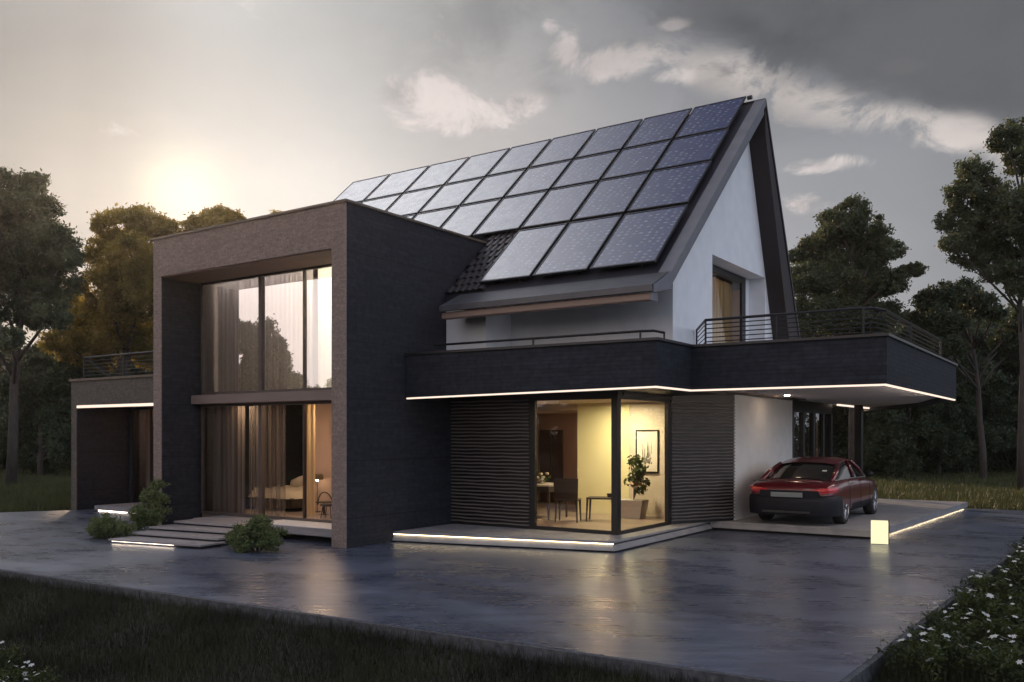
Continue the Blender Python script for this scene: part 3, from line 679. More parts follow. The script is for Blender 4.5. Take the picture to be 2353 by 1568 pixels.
# ------------------------------------------------------------------ car
def make_car(loc, rz):
    root = thing('parked_car', 'dark red fastback saloon parked under the carport, seen from behind', 'car', loc, rz)
    # loft: y from rear (0) to front (4.75); z above ground
    paint, nt, p = M_('dark_red_paint'); setc(p, (.10, .006, .012), .28, .2, .6); p.inputs['Coat Weight'].default_value = .8; p.inputs['Coat Roughness'].default_value = .08
    dk = noisy('dark_bumper_plastic', (.007, .008, .013), (.011, .012, .018), 5, .55, 0, spec=.2)
    rub = noisy('tyre_rubber', (.012, .012, .013), (.02, .02, .02), 9, .8, .1)
    rimm = noisy('alloy_rim', (.45, .45, .47), (.5, .5, .52), 6, .3, 0, metal=.9)
    cg = M_('car_glass')[0]; setc(cg.node_tree.nodes['Principled BSDF'], (.01, .011, .012), .06, 0, .9)
    #        y,   w,   zbot, zsh (shoulder), zc (centre top)
    S = [(0.00, .70, .42, .74, .75), (.06, .82, .34, .84, .87), (.16, .885, .28, .90, .935), (.40, .915, .24, .915, .955), (.85, .93, .2, .93, .965), (1.5, .93, .18, .94, .96),
         (2.4, .93, .18, .93, .95), (3.2, .925, .18, .90, .96), (3.8, .915, .2, .86, .90), (4.3, .87, .24, .77, .80), (4.6, .78, .28, .68, .70), (4.75, .62, .34, .58, .60)]
    m = MB(); vs = []; n = 0
    for (y, w, zb, zs, zc) in S:
        prof = [(0, zb), (w*.80, zb), (w*.95, zb+.07), (w*.995, zb+.22), (w, (zb+zs)/2+.06), (w*.985, zs-.12), (w*.95, zs-.035), (w*.88, zs), (w*.5, zc-.008), (0, zc)]
        full = prof+[(-x, z) for x, z in prof[-2:0:-1]]; n = len(full)
        vs += [(x, y, z) for x, z in full]
    fs = []; mi = []
    for i in range(len(S)-1):
        for j in range(n): fs.append((i*n+j, (i+1)*n+j, (i+1)*n+(j+1) % n, i*n+(j+1) % n))
    fs += [tuple(range(n)), tuple(range((len(S)-1)*n, len(S)*n))[::-1]]
    m.add(vs, fs); body = m.build('body', [paint, dk], root, smooth=True); fix_normals(body)
    ss = body.modifiers.new('s', 'SUBSURF'); ss.levels = ss.render_levels = 2
    for y in (.98, 3.78):
        c = MB(); c.lathe((-1.2, y, .33), [(.375, 0), (.375, 2.4)], 28, axis='x'); co = c.build('cutter', dk)
        fix_normals(co); b = body.modifiers.new('w', 'BOOLEAN'); b.operation = 'DIFFERENCE'; b.object = co; b.solver = 'EXACT'
    dg = bpy.context.evaluated_depsgraph_get(); dg.update()
    me = bpy.data.meshes.new_from_object(body.evaluated_get(dg)); body.modifiers.clear(); body.data = me
    for o in [o for o in list(COL.objects) if o.name.startswith('cutter')]: bpy.data.objects.remove(o)
    me.materials.clear(); me.materials.append(paint); me.materials.append(dk)
    for f in me.polygons:
        c = f.center; f.use_smooth = True
        r = math.hypot(c.z-.33, min(abs(c.y-.98), abs(c.y-3.78)))
        f.material_index = 1 if (c.z < .30 or (c.y < .5 and c.z < .64) or (r < .372 and abs(c.x) < .86) or (c.z < .42 and abs(c.x) > .6 and r > .5)) else 0
    # cabin: glass shell with red roof and pillars
    G = [(.62, .72, .93, .66, .955), (1.05, .74, .93, .62, 1.14), (1.55, .75, .93, .585, 1.30), (2.05, .755, .92, .575, 1.365), (2.6, .755, .91, .57, 1.36), (3.0, .745, .90, .585, 1.24), (3.55, .72, .88, .64, .95)]
    m = MB(); vs = []
    for (y, wb, zb, wt, zt) in G:
        mid = ((wb+wt)/2+.02, (zb+zt)/2)
        prof = [(wb, zb), mid, (wt, zt-.02), (wt*.6, zt+.012), (0, zt+.02)]; full = prof+[(-x, z) for x, z in prof[-2::-1]]
        vs += [(x, y, z) for x, z in full]
    k = 9; fs = [(i*k+j, (i+1)*k+j, (i+1)*k+j+1, i*k+j+1) for i in range(len(G)-1) for j in range(k-1)]
    m.add(vs, fs); cab = m.build('cabin_glass', cg, root, smooth=True); fix_normals(cab)
    m = MB(); RF = [g_ for g_ in G if 1.5 < g_[0] < 2.7]; vs = []
    RF = [(1.38, .745, .93, .60, 1.255)]+RF+[(2.72, .75, .91, .573, 1.335)]
    for (y, wb, zb, wt, zt) in RF:
        prof = [(wt+.03, zt-.05), (wt+.01, zt-.01), (wt*.6, zt+.028), (0, zt+.036)]; full = prof+[(-x, z) for x, z in prof[-2::-1]]; vs += [(x, y, z) for x, z in full]
    k = 7; fs = [(i*k+j, (i+1)*k+j, (i+1)*k+j+1, i*k+j+1) for i in range(len(RF)-1) for j in range(k-1)]
    m.add(vs, fs); fix_normals(m.build('roof', paint, root, smooth=True))
    for sx in (-1, 1):
        m = MB()
        for (a, b, r) in (((.745*sx, .52, .925), (.625*sx, 1.42, 1.245), .055), ((.70*sx, 3.62, .90), (.585*sx, 2.70, 1.31), .035), ((.765*sx, 2.28, .92), (.60*sx, 2.24, 1.33), .03)):
            m = MB(); m.tube([a, ((a[0]+b[0])/2+.025*sx, (a[1]+b[1])/2, (a[2]+b[2])/2+.012), b], r, 8); m.build('pillar', paint, root, smooth=True)
        m = MB(); m.tube([(.775*sx, .55, .935), (.79*sx, 1.8, .945), (.775*sx, 3.5, .915)], .011, 6); m.build('chrome_trim', rimm, root)
        lm = M_('tail_lamp_red')[0]; setc(lm.node_tree.nodes['Principled BSDF'], (.45, .02, .025), .15, 0, .7); lm.node_tree.nodes['Principled BSDF'].inputs['Coat Weight'].default_value = .6
        m = MB(); L_ = [(.42, .0, .70), (.62, -.0, .73), (.80, .03, .75), (.875, .13, .76), (.925, .30, .775)]; vs = []
        for (x, y, z) in L_:
            h = .035 if x < .5 else .055
            vs += [(x*sx, y-.015, z-h), (x*sx*1.01, y-.03, z), (x*sx, y-.01, z+h), (x*sx*.96, y+.09, z+h), (x*sx*.96, y+.09, z-h)]
        fs = [(i*5+j, (i+1)*5+j, (i+1)*5+(j+1) % 5, i*5+(j+1) % 5) for i in range(4) for j in range(5)]+[(0, 1, 2, 3, 4), (20, 21, 22, 23, 24)]
        m.add(vs, fs); fix_normals(m.build('tail_lamp', lm, root))
        m = MB(); m.tube([(.86*sx, 3.02, .93), (.93*sx, 3.04, .97)], .02, 6); m.lathe((.94*sx, 3.05, 1.0), [(.02, -.065), (.07, -.05), (.09, 0), (.07, .05), (.02, .065)], 12); m.build('wing_mirror', dk, root, smooth=True)
        m = MB(); m.tube([(.938*sx, 1.55, .86), (.95*sx, 1.6, .86), (.95*sx, 1.75, .86), (.938*sx, 1.8, .86)], .012, 6); m.build('door_handle', rimm, root)
    m = MB(); m.tube([(-.66, .035, .93), (-.4, .0, .945), (.4, .0, .945), (.66, .035, .93)], .016, 8); m.build('spoiler_lip', paint, root, smooth=True)
    for sx in (-1, 1):
        for yy in (1.28, 2.26, 3.12):
            m = MB(); m.tube([(.932*sx, yy, .34), (.938*sx, yy, .6), (.93*sx, yy, .80), (.885*sx, yy, .915)], .004, 4); m.build('door_gap', dk, root)
    m = MB(); m.tube([(-.84, .30, .925), (-.82, .12, .90), (0, .04, .915), (.82, .12, .90), (.84, .30, .925)], .004, 4); m.build('boot_gap', dk, root)
    bp = MB(); vs = []
    for (x, y) in ((-.93, .62), (-.93, .25), (-.86, .05), (-.6, -.05), (0, -.08), (.6, -.05), (.86, .05), (.93, .25), (.93, .62)):
        vs += [(x, y, .22), (x*1.01, y-.02, .34), (x*1.01, y-.025, .52), (x, y+.0, .62), (x*.97, y+.06, .63)]
    fs = [(i*5+j, i*5+j+1, (i+1)*5+j+1, (i+1)*5+j) for i in range(8) for j in range(4)]
    bp.add(vs, fs); o = bp.build('bumper', dk, root, smooth=True); fix_normals(o)
    pm = noisy('blank_plate', (.16, .19, .20), (.19, .22, .23), 6, .5, 0)
    m = MB(); m.box(-.42, .30, -.095, -.075, .56, .68) if False else m.box(-.36, .30, -.11, -.08, .60, .70); m.build('number_plate', pm, root, bevel=.004)
    m = MB(); m.box(-.62, .62, -.06, .02, .585, .74); m.build('boot_recess', dk, root, bevel=.02)
    m = MB(); m.box(-.55, .45, -.10, -.06, .27, .31); m.build('diffuser', COPING, root)
    m = MB(); m.box(.30, .40, 0, .006, 0, .06)
    st_ = MB(); st_.add([(.44, .88, 1.092), (.53, .88, 1.088), (.53, .94, 1.118), (.44, .94, 1.122)], [(0, 1, 2, 3)]); st_.v = [(v[0], v[1]-.01, v[2]+.02) for v in st_.v]; st_.build('window_sticker', PETAL, root)
    for y in (.98, 3.78):
        for sx in (-1, 1):
            w = MB(); w.lathe((0, 0, 0), [(.24, -.11), (.31, -.115), (.335, -.09), (.335, .09), (.31, .115), (.24, .11)], 32, axis='x')
            wo = w.build('wheel', rub, root, smooth=True); wo.location = (.80*sx, y, .335)
            r_ = MB(); r_.lathe((0, 0, 0), [(.235, .06*sx), (.245, .118*sx), (.225, .12*sx), (.21, .07*sx)], 32, axis='x'); r_.lathe((0, 0, 0), [(.05, .07*sx), (.05, .11*sx)], 12, axis='x')
            for q in range(10):
                a = 2*math.pi*q/10; ca, sa = math.cos(a), math.sin(a)
                r_.tube([(.10*sx, .04*ca, .04*sa), (.10*sx, .22*ca, .22*sa)], [.022, .014], 4)
            ro = r_.build('rim', rimm, wo); fix_normals(ro)
    return root
make_car((-5.66, 18.78, .2), 0)

# ------------------------------------------------------------------ interior furniture
# dining table
t = thing('dining_table', 'dark wooden dining table with pale top behind the corner window', 'table', (-10.75, 17.2, .215), 0)
m = MB(); m.box(-.72, .42, -.45, .45, .74, .78); m.build('tabletop', noisy('pale_tabletop', (.5, .44, .40), (.58, .52, .47), 3, .35, 0), t, bevel=.008)
m = MB(); m.box(-.68, .38, -.41, .41, .62, .739); m.build('apron', DARKWOOD, t)
for sx in (-.66, .36):
    for sy in (-.39, .39): m = MB(); m.tube([(sx, sy, .0), (sx, sy, .62)], [.022, .035], 6); m.build('leg', DARKWOOD, t)
def chair(label, loc, rz, back=True, w=.5, sh=.5, bh=.95):
    c = thing('dining_chair' if back else 'bench_stool', label, 'chair' if back else 'stool', loc, rz, 'dark wooden seats at the dining table')
    m = MB(); m.box(-w/2, w/2, -.24, .24, sh-.04, sh); m.build('seat', DARKWOOD, c, bevel=.01)
    for sx in (-1, 1):
        for sy in (-1, 1):
            x, y = sx*(w/2-.03), sy*.21; m = MB(); m.tube([(x*1.08, y*1.1, 0), (x, y, sh-.04)], [.018, .028], 6); m.build('leg', DARKWOOD, c)
    if back:
        m = MB(); m.add([(-w/2, .2, sh), (w/2, .2, sh), (w/2+.02, .28, bh), (-w/2-.02, .28, bh), (-w/2, .235, sh), (w/2, .235, sh), (w/2+.02, .315, bh), (-w/2-.02, .315, bh)],
                        [(0, 1, 2, 3), (7, 6, 5, 4), (0, 4, 5, 1), (1, 5, 6, 2), (2, 6, 7, 3), (3, 7, 4, 0)]); m.build('backrest', DARKWOOD, c)
    return c
chair('broad backed dark wooden chair in front of the dining table', (-9.85, 16.75, .215), R(200))
chair('dark chair half hidden at the louvred end of the table', (-11.5, 16.6, .215), R(170), bh=.8)
b_ = chair('low backless stool set apart on the side of the potted plant', (-9.35, 17.35, .215), R(20), back=False, w=.62, sh=.52)
m = MB(); m.lathe((.1, 0, .52), [(.05, 0), (.06, .08), (.055, .08), (.045, .01)], 12); tag(m.build('cup', DARKWOOD), 'small dark cup standing on the backless stool', 'cup').location = (-9.27, 17.38, .217)
# centrepiece
v = thing('flower_bowl', 'shallow bowl of pale flowers and greenery on the dining table', 'centrepiece', (-10.95, 17.2, .997))
m = MB(); m.lathe((0, 0, 0), [(.08, 0), (.2, .05), (.22, .08), (.2, .08), (.07, .02)], 18); m.build('bowl', noisy('brown_bowl', (.2, .12, .08), (.25, .16, .1), 5, .5, 0), v)
P, U, V = leaf_cloud([((-.2, 0, .14), .12), ((0, 0, .17), .14), ((.22, 0, .14), .12)], 9000, .035, sub=10); quads_mesh('greenery', P, U, V, LEAF_I, v)
for i in range(9):
    m = MB(); m.lathe((-.3+.075*i, random.uniform(-.08, .0), .14+random.uniform(-.02, .09)), [(.01, -.03), (.04, -.01), (.045, .02), (.01, .035)], 8); m.build('blossom', noisy('cream_blossom', (.6, .5, .35), (.7, .62, .48), 9, .7, 0), v)
for i, (x, y) in enumerate(((-11.2, 16.9), (-11.0, 16.85), (-10.8, 16.9), (-10.6, 16.88))):
    m = MB(); m.lathe((0, 0, 0), [(.03, 0), (.006, .01), (.006, .07), (.035, .1), (.03, .16), (.028, .16), (.03, .1)], 12)
    o = m.build('wine_glass', PETAL if i == 3 else glass('stemware', .25, (.8, .85, .85))); o.location = (x, y, .996)
    tag(o, ['stemmed glass at the louvred end of the dining table', 'stemmed glass in front of the flower bowl, second from the louvres', 'stemmed glass in front of the flower bowl, third from the louvres', 'white goblet on the dining table next to the broad chair'][i], 'glass', 'glasses on the dining table')
# plant in a pale tapered planter
pl = thing('potted_plant', 'leafy green plant in a wide pale tapered planter behind the corner window', 'plant', (-9.12, 18.25, .215))
m = MB(); A = .40; B_ = .33
m.add([(-B_, -.14, 0), (B_, -.14, 0), (B_, .14, 0), (-B_, .14, 0), (-A, -.18, .42), (A, -.18, .42), (A, .18, .42), (-A, .18, .42)], [(3, 2, 1, 0), (4, 5, 6, 7), (0, 1, 5, 4), (1, 2, 6, 5), (2, 3, 7, 6), (3, 0, 4, 7)])
m.build('planter', noisy('pale_planter', (.5, .46, .44), (.56, .52, .5), 4, .6, .05), pl, bevel=.01)
P, U, V = leaf_cloud([((.20, 0, 1.15), .24), ((.12, -.05, .92), .22), ((.30, -.05, .85), .2), ((.33, -.06, .66), .14), ((.16, 0, 1.32), .14)], 2600, .06, sub=12, spread=.4); quads_mesh('foliage', P, U, V, LEAF_I, pl)
m = MB()
for q in range(6): m.tube([(.1, 0, .4), (.12+.03*q, -.02, .8), (.05+.06*q, -.03, 1.2)], .008, 5)
m.build('stem', DARKWOOD, pl)
# framed drawing
pc = thing('framed_picture', 'black framed ink drawing of stems hung on the cream wall', 'picture', (-8.98, 18.90, 1.72))
wd, hh = .29, .50
m = MB(); m.box(-wd, wd, -.035, -.003, -hh, -hh+.035); m.box(-wd, wd, -.035, -.003, hh-.035, hh); m.box(-wd, -wd+.03, -.035, -.003, -hh+.035, hh-.035); m.box(wd-.03, wd, -.035, -.003, -hh+.035, hh-.035); m.build('frame', BLACKFRAME, pc)
m = MB(); m.box(-wd+.03, wd-.03, -.02, -.004, -hh+.035, hh-.035); m.build('paper', noisy('cream_paper', (.75, .68, .6), (.78, .71, .63), 3, .9, 0), pc)
m = MB(); ink = noisy('ink_wash', (.05, .045, .04), (.35, .32, .29), 14, .9, 0)
for (x, z0, z1, w0) in ((-.11, -.18, .18, .018), (-.06, -.2, .1, .02), (.02, -.15, .22, .035), (.07, -.12, .15, .014), (.11, -.05, .25, .01)):
    m.add([(x-w0, -.021, z0), (x+w0, -.021, z0), (x+w0*.2, -.021, z1), (x-w0*.2, -.021, z1)], [(0, 1, 2, 3)])
for q in range(16):
    x, z, r_ = random.uniform(-.13, .12), random.uniform(-.3, -.12), random.uniform(.02, .045)
    m.add([(x+r_*math.cos(a)*random.uniform(.6, 1.1), -.0212-q*.0001, z+r_*math.sin(a)) for a in [2*math.pi*i/7 for i in range(7)]], [tuple(range(7))])
m.build('ink_drawing', ink, pc)
# ceiling lamps of the dining room
for i, (x, y, s, lab) in enumerate(((-9.28, 17.95, 2300, 'round ceiling spot close to the yellow wall'), (-8.5, 15.95, 1000, 'round ceiling spot just inside the corner window'), (-10.6, 15.9, 450, 'round ceiling spot above the dining table'))):
    m = MB(); m.lathe((0, 0, 0), [(.06, 0), (.06, -.012)], 20); c = thing('ceiling_spot', lab, 'ceiling lamp', (x, y, 2.869), 0, 'ceiling spots of the dining room')
    m.build('diffuser', emit('spot_glow', (1, .70, .42) if i else (1, .86, .50), s), c); m = MB(); m.lathe((0, 0, 0), [(.06, -.0), (.075, -.0), (.075, -.014), (.062, -.015)], 20, cap=False); m.build('ring', BLACKFRAME, c)
m = MB(); m.lathe((0, 0, 0), [(.06, 0), (.06, -.01)], 16); c = thing('ceiling_spot', 'round ceiling spot in the hall behind the dining room', 'ceiling lamp', (-11.2, 20.5, 2.699), 0, 'ceiling spots of the dining room'); m.build('diffuser', emit('hall_glow', (1, .7, .45), 160), c)
# carport downlight
c = thing('ceiling_spot', 'small downlight in the carport soffit beside the pale wall', 'ceiling lamp', (-6.35, 20.9, 3.029)); m = MB(); m.lathe((0, 0, 0), [(.06, 0), (.06, -.012)], 14); m.build('diffuser', emit('carport_glow', (1, .72, .48), 90), c)

# bedroom
bd = thing('bed', 'low bed with rumpled cream covers behind the tall window', 'bed', (-16.62, 15.0, .3))
m = MB(); m.box(-.74, .74, -.7, 1.0, .08, .32); m.build('bed_frame', DARKWOOD, bd, bevel=.02)
m = MB(); nx, ny = 16, 12; vs = []
for i in range(nx+1):
    for j in range(ny+1):
        x = -.76+1.52*i/nx; y = -.72+1.7*j/ny; e = min(i, nx-i, j, ny-j); vs.append((x, y, .50+.04*math.sin(i*1.1+j*.6)+.02*math.cos(j*1.9) if e > 0 else .30))
m.add(vs, [(i*(ny+1)+j, (i+1)*(ny+1)+j, (i+1)*(ny+1)+j+1, i*(ny+1)+j+1) for i in range(nx) for j in range(ny)]); m.build('duvet', noisy('cream_cotton', (.62, .54, .42), (.7, .62, .5), 5, .9, .2), bd, smooth=True)
for i, (x, y, rr) in enumerate(((-.3, .55, .3), (.3, .6, .2))):
    m = MB(); m.lathe((0, 0, 0), [(.05, -.3), (.13, -.22), (.15, 0), (.13, .22), (.05, .3)], 12, axis='x'); o = m.build('pillow', noisy('pillow_cotton', (.6, .52, .42), (.68, .6, .5), 6, .9, .1), bd, smooth=True); o.location = (x, y, .62); o.rotation_euler = (0, -rr, .2)
# armchair-like hoop chair and side lamp
hc = thing('hoop_chair', 'round backed wooden chair beside the bed behind the tall window', 'chair', (-14.1, 13.75, .3), R(200)); hc.scale = (.72, .72, .66)
m = MB(); m.lathe((0, 0, .4), [(.24, 0), (.27, .03), (.25, .07)], 18); m.build('seat', DARKWOOD, hc)
m = MB(); m.tube([(.24*math.cos(a), .2+.06*math.sin(a), .45+.42*math.sin(a)) for a in [math.pi*i/10 for i in range(11)]], .018, 6); m.build('backrest', DARKWOOD, hc)
for a in (45, 135, 225, 315): m = MB(); m.tube([(.24*math.cos(R(a)), .24*math.sin(R(a)), 0), (.17*math.cos(R(a)), .17*math.sin(R(a)), .4)], .015, 6); m.build('leg', DARKWOOD, hc)
tbl = thing('side_table', 'small round dark side table next to the hoop chair', 'table', (-14.75, 14.25, .3)); tbl.scale = (.8, .8, .7); m = MB(); m.lathe((0, 0, .4), [(.28, 0), (.3, .03)], 20); m.build('tabletop', DARKWOOD, tbl); m = MB(); m.lathe((0, 0, 0), [(.16, 0), (.04, .03), (.03, .4)], 12); m.build('leg', DARKWOOD, tbl)
fl = thing('floor_lamp', 'lamp with dark shade standing by the pink bedroom wall', 'lamp', (-15.42, 14.68, .3)); fl.scale = (.62, .62, .8); m = MB(); m.lathe((0, 0, 0), [(.14, 0), (.14, .02), (.012, .03), (.012, .98)], 12); m.build('stand', BLACKPL, fl); m = MB(); m.lathe((0, 0, .95), [(.24, 0), (.2, .16)], 18, cap=False); m.build('lamp_shade', noisy('olive_shade', (.12, .09, .05), (.15, .12, .07), 5, .7, 0), fl)
m = MB(); m.lathe((0, 0, .90), [(.02, 0), (.05, .03), (.02, .06)], 10); m.build('bulb', emit('bulb_glow', (1, .75, .45), 60), fl)
for (x, y, s, lab) in ((-14.0, 13.5, 260, 'round ceiling lamp above the bedroom side table'), (-16.3, 13.6, 120, 'round ceiling lamp above the bed')):
    c = thing('bedroom_lamp', lab, 'ceiling lamp', (x, y, 2.899), 0, 'ceiling lamps of the bedroom'); m = MB(); m.lathe((0, 0, 0), [(.12, 0), (.12, -.02)], 16); m.build('diffuser', emit('bedroom_glow', (1, .68, .42), s), c)
c = thing('landing_fill_lamp', 'added unseen lamp brightening the white sheer curtain upstairs', 'ceiling lamp', (-13.1, 14.5, 6.09)); m = MB(); m.box(-.7, .7, -.25, .25, -.03, 0); m.build('diffuser', emit('landing_fill_glow', (1, .86, .62), 170), c)  # added lamp; the curtain it lights stands in for reflected sun glow

def curtain(label, a, b, z0, z1, mat, folds, amp=.05, name='curtain', group='curtains behind the windows', cat='curtain'):
    d = Vector((b[0]-a[0], b[1]-a[1])); n = Vector((-d.y, d.x)).normalized(); K = folds*6; m = MB(); vs = []
    for i in range(K+1):
        f = i/K; w = amp*math.sin(2*math.pi*folds*f)+amp*.3*math.sin(2*math.pi*folds*f*.37+1)
        for z in (z0, (z0+z1)/2, z1): vs.append((a[0]+d.x*f+n.x*w, a[1]+d.y*f+n.y*w, z))
    m.add(vs, [(i*3+j, (i+1)*3+j, (i+1)*3+j+1, i*3+j+1) for i in range(K) for j in range(2)])
    return tag(m.build(name, mat, smooth=True), label, cat, group)
curtain('taupe curtain drawn to the pillar side of the lower tall window', (-17.3, 13.2), (-16.2, 13.25), .31, 2.88, CURT, 7)
curtain('thin see-through curtain hanging before the bed in the lower tall window', (-16.15, 13.3), (-14.95, 13.3), .31, 2.88, sheer('thin_sheer', (.36, .32, .30), .62), 9, .03)
curtain('dark sheer curtain hanging across the middle of the lower tall window', (-16.15, 16.6), (-14.5, 16.7), .31, 2.88, CURTD, 10)
curtain('dark sheer curtain at the far wall behind the bed', (-17.4, 16.2), (-16.2, 16.6), .31, 2.88, CURTD, 8)
curtain('narrow glowing yellow curtain in the middle of the bedroom', (-14.86, 13.75), (-14.5, 13.75), .31, 2.88, CURTY, 2, .02)
curtain('pale sheer curtain filling the wide panes of the upper tall window', (-17.3, 13.35), (-14.1, 13.3), 3.0, 6.0, CURTS, 22, .02)
c = thing('curtain_fill_lamp', 'long added fill lamp above the pale sheer curtain of the upper window', 'ceiling lamp', (-15.7, 13.75, 6.09)); m = MB(); m.box(-1.5, 1.5, -.06, .06, -.03, 0); m.build('diffuser', emit('curtain_fill_glow', (1, .90, .86), 85), c)  # unseen lamp added so the curtain top reads bright through the panes
curtain('bright white sheer curtain at the corner of the upper tall window', (-13.95, 13.3), (-12.1, 13.3), 3.0, 6.0, CURTW, 6, .015)
curtain('pinkish curtain in the recess of the low side block, nearest the dark wall', (-23.75, 15.75), (-23.1, 15.75), .16, 2.9, CURT, 5)
curtain('warm lit curtain in the recess of the low side block, nearest the pillar', (-22.85, 15.75), (-21.9, 15.75), .16, 2.9, CURTY, 6)
m = MB(); m.box(-23.9, -19.8, 16.6, 16.7, .1, 2.93); m.box(-19.9, -19.8, 15.6, 16.6, .1, 2.93); part(m, 'side_room_wall', INTP)
c = thing('side_room_lamp', 'ceiling lamp in the room of the low side block', 'ceiling lamp', (-22.6, 16.1, 2.92)); m = MB(); m.box(-.5, .5, -.1, .1, -.02, 0); m.build('diffuser', emit('side_glow', (1, .6, .4), 80), c)
curtain('amber curtain behind the gable window, wide pane', (-7.62, 18.75), (-7.62, 20.7), 3.06, 5.72, CURTY, 9, .03)
curtain('amber curtain behind the gable window, narrow pane', (-7.62, 17.95), (-7.62, 18.5), 3.06, 5.72, CURTY, 4, .03)
c = thing('attic_lamp', 'ceiling lamp behind the amber curtains of the gable room', 'ceiling lamp', (-8.6, 19.2, 6.09)); m = MB(); m.lathe((0, 0, 0), [(.15, 0), (.15, -.03)], 16); m.build('diffuser', emit('attic_glow', (1, .66, .34), 26), c)
curtain('dark curtain behind the carport glazing', (-7.4, 23.7), (-7.4, 27.3), .25, 2.7, CURTD, 14, .05)

# terrace flower pot with orange bloom near the wing
fp = thing('terrace_plant', 'small pale blossoming plant at the end of the side terrace railing', 'plant', (-19.9, 14.5, 3.1))
m = MB(); m.lathe((0, 0, 0), [(.14, 0), (.2, .32), (.18, .32), (.1, .05)], 14); m.build('pot', BROWNCOPE, fp)
P, U, V = leaf_cloud([((0, 0, .75), .28), ((0, 0, 1.15), .25), ((.05, 0, 1.45), .14)], 2600, .05, sub=9); quads_mesh('foliage', P, U, V, leafmat('blossom_leaf', (.15, .12, .06), (.5, .4, .28), .3, 8), fp)

# ------------------------------------------------------------------ plants near the steps
def bush(label, loc, blobs, size=.03, per=5200, mat=None, group='bushes beside the steps', name='bush'):
    t = thing(name, label, 'bush', loc, 0, group)
    P, U, V = leaf_cloud(blobs, per, size, sub=30, spread=.3, hollow=.2); quads_mesh('foliage', P, U, V, mat or LEAF_B, t)
    m = MB()
    for (c, r) in blobs:
        for q in range(5): m.tube([(c[0]*.2, c[1]*.2, 0), (c[0]*.7+random.uniform(-.1, .1), c[1]*.7, c[2]*.6), (c[0]+random.uniform(-.6, .6)*r, c[1]+random.uniform(-.6, .6)*r, c[2]+.6*r)], .006, 4)
    m.build('stem', BARK, t); return t
bush('round green bush on the paving beside the steps, nearest the tall pillar', (-12.85, 10.75, 0), [((-.6, .05, .22), .2), ((.1, 0, .45), .24), ((-.28, -.08, .24), .27), ((.25, .1, .26), .3), ((0, 0, .34), .3), ((-.05, -.15, .2), .28), ((.4, -.02, .2), .22), ((-.45, 0, .2), .2), ((.05, .1, .5), .18)], .02, 42000)
bush('low spreading green bush at the far side of the steps', (-16.75, 10.35, 0), [((-.1, -.1, .28), .26), ((-.6, .1, .2), .24), ((-.25, 0, .18), .26), ((.1, 0, .2), .26), ((.35, .1, .22), .24), ((-.5, 0, .14), .18)], .021, 36000)
gr = thing('tall_leafy_plant', 'tall pointed leafy plant in front of the slim left pillar', 'plant', (-16.65, 11.2, 0), 0); gr.scale = (1.25, 1.25, 1.12)
Pn = []; 
P, U, V = leaf_cloud([((.0, 0, .45), .3), ((.1, 0, .75), .22), ((-.25, 0, .35), .28), ((.15, 0, .95), .13), ((-.1, 0, .75), .15)], 17000, .034, sub=22, spread=.3); V *= .6; quads_mesh('foliage', P, U*1.3, V, LEAF_B, gr)
m = MB()
for q in range(16):
    a = random.uniform(0, 6.28); l = random.uniform(.7, 1.08); m.add([(0, 0, .02), (.02, .02, .02), (.12*math.cos(a)+.25*math.cos(a)*l, .2*math.sin(a), l)], [(0, 1, 2)])
m.build('blade_leaf', LEAF_B, gr)

# flower bed along the right kerb
def flower_proto():
    t = thing('flowering_plant', 'x', 'flower', (0, 0, 0), 0, 'white flowering plants along the kerb')
    P, U, V = leaf_cloud([((0, 0, .12), .26), ((.15, .1, .2), .2), ((-.15, .05, .18), .2), ((0, -.15, .25), .14)], 4200, .028, sub=22, spread=.35); P[:, 2] = np.abs(P[:, 2]); quads_mesh('foliage', P, U, V, LEAF_F, t)
    n = 900; P = np.column_stack([rng.normal(0, .2, n), rng.normal(0, .2, n), np.zeros(n)]); U = np.column_stack([rng.normal(0, .05, n), rng.normal(0, .05, n), rng.uniform(.1, .34, n)]); V = unit(n)*.006; V[:, 2] = 0
    quads_mesh('blades', P, U, V, GRASSM, t, tri=True)
    fm = MB()
    for i in range(6):
        a = 2*math.pi*i/6; b = a+.5; c = a-.5; fm.add([(0, 0, 0), (.02*math.cos(c), .02*math.sin(c), .008), (.034*math.cos(a), .034*math.sin(a), .006), (.02*math.cos(b), .02*math.sin(b), .008)], [(0, 1, 2, 3)])
    first = None
    for i in range(7):
        x, y, z = random.uniform(-.3, .3), random.uniform(-.3, .3), random.uniform(.22, .42)
        if first is None: first = fm.build('blossom', PETAL, t); o = first
        else: o = first.copy(); COL.objects.link(o); o.parent = t
        o.location = (x, y, z); o.rotation_euler = (random.uniform(-.9, .6), random.uniform(-.7, .7), random.uniform(0, 6)); s = random.uniform(.7, 1.5); o.scale = (s, s, s)
    return t
protos = [flower_proto() for _ in range(3)]
spots = []
for yy in np.arange(8.9, 19.5, .75):
    for xo in (.35, .95, 1.6):
        xx = -1.95+(yy-7.6)*.035+xo+random.uniform(-.15, .15); spots.append((xx, yy+random.uniform(-.2, .2)))
GL = 'white flowered plant in the bed along the right kerb of the driveway'
for i, (x, y) in enumerate(spots):
    s = random.uniform(.75, 1.2)
    if i < 3: o = protos[i]; o.location = (x, y, -.15); o['label'] = GL
    else: dup(protos[i % 3], (x, y, -.15), random.uniform(0, 6), GL, s)
GL2 = 'white flowered plant in the dark grass at the near left corner'
for (px, py) in ((10, 1470), (25, 1512), (60, 1545), (90, 1520), (140, 1566), (5, 1540), (100, 1575)):
    t_ = 1.95*FOC/(py-HOR); q = W(px, py, t_); dup(protos[random.randrange(3)], (q.x, q.y, -.15), random.uniform(0, 6), GL2, .6, 'white flowering plants in the near grass')

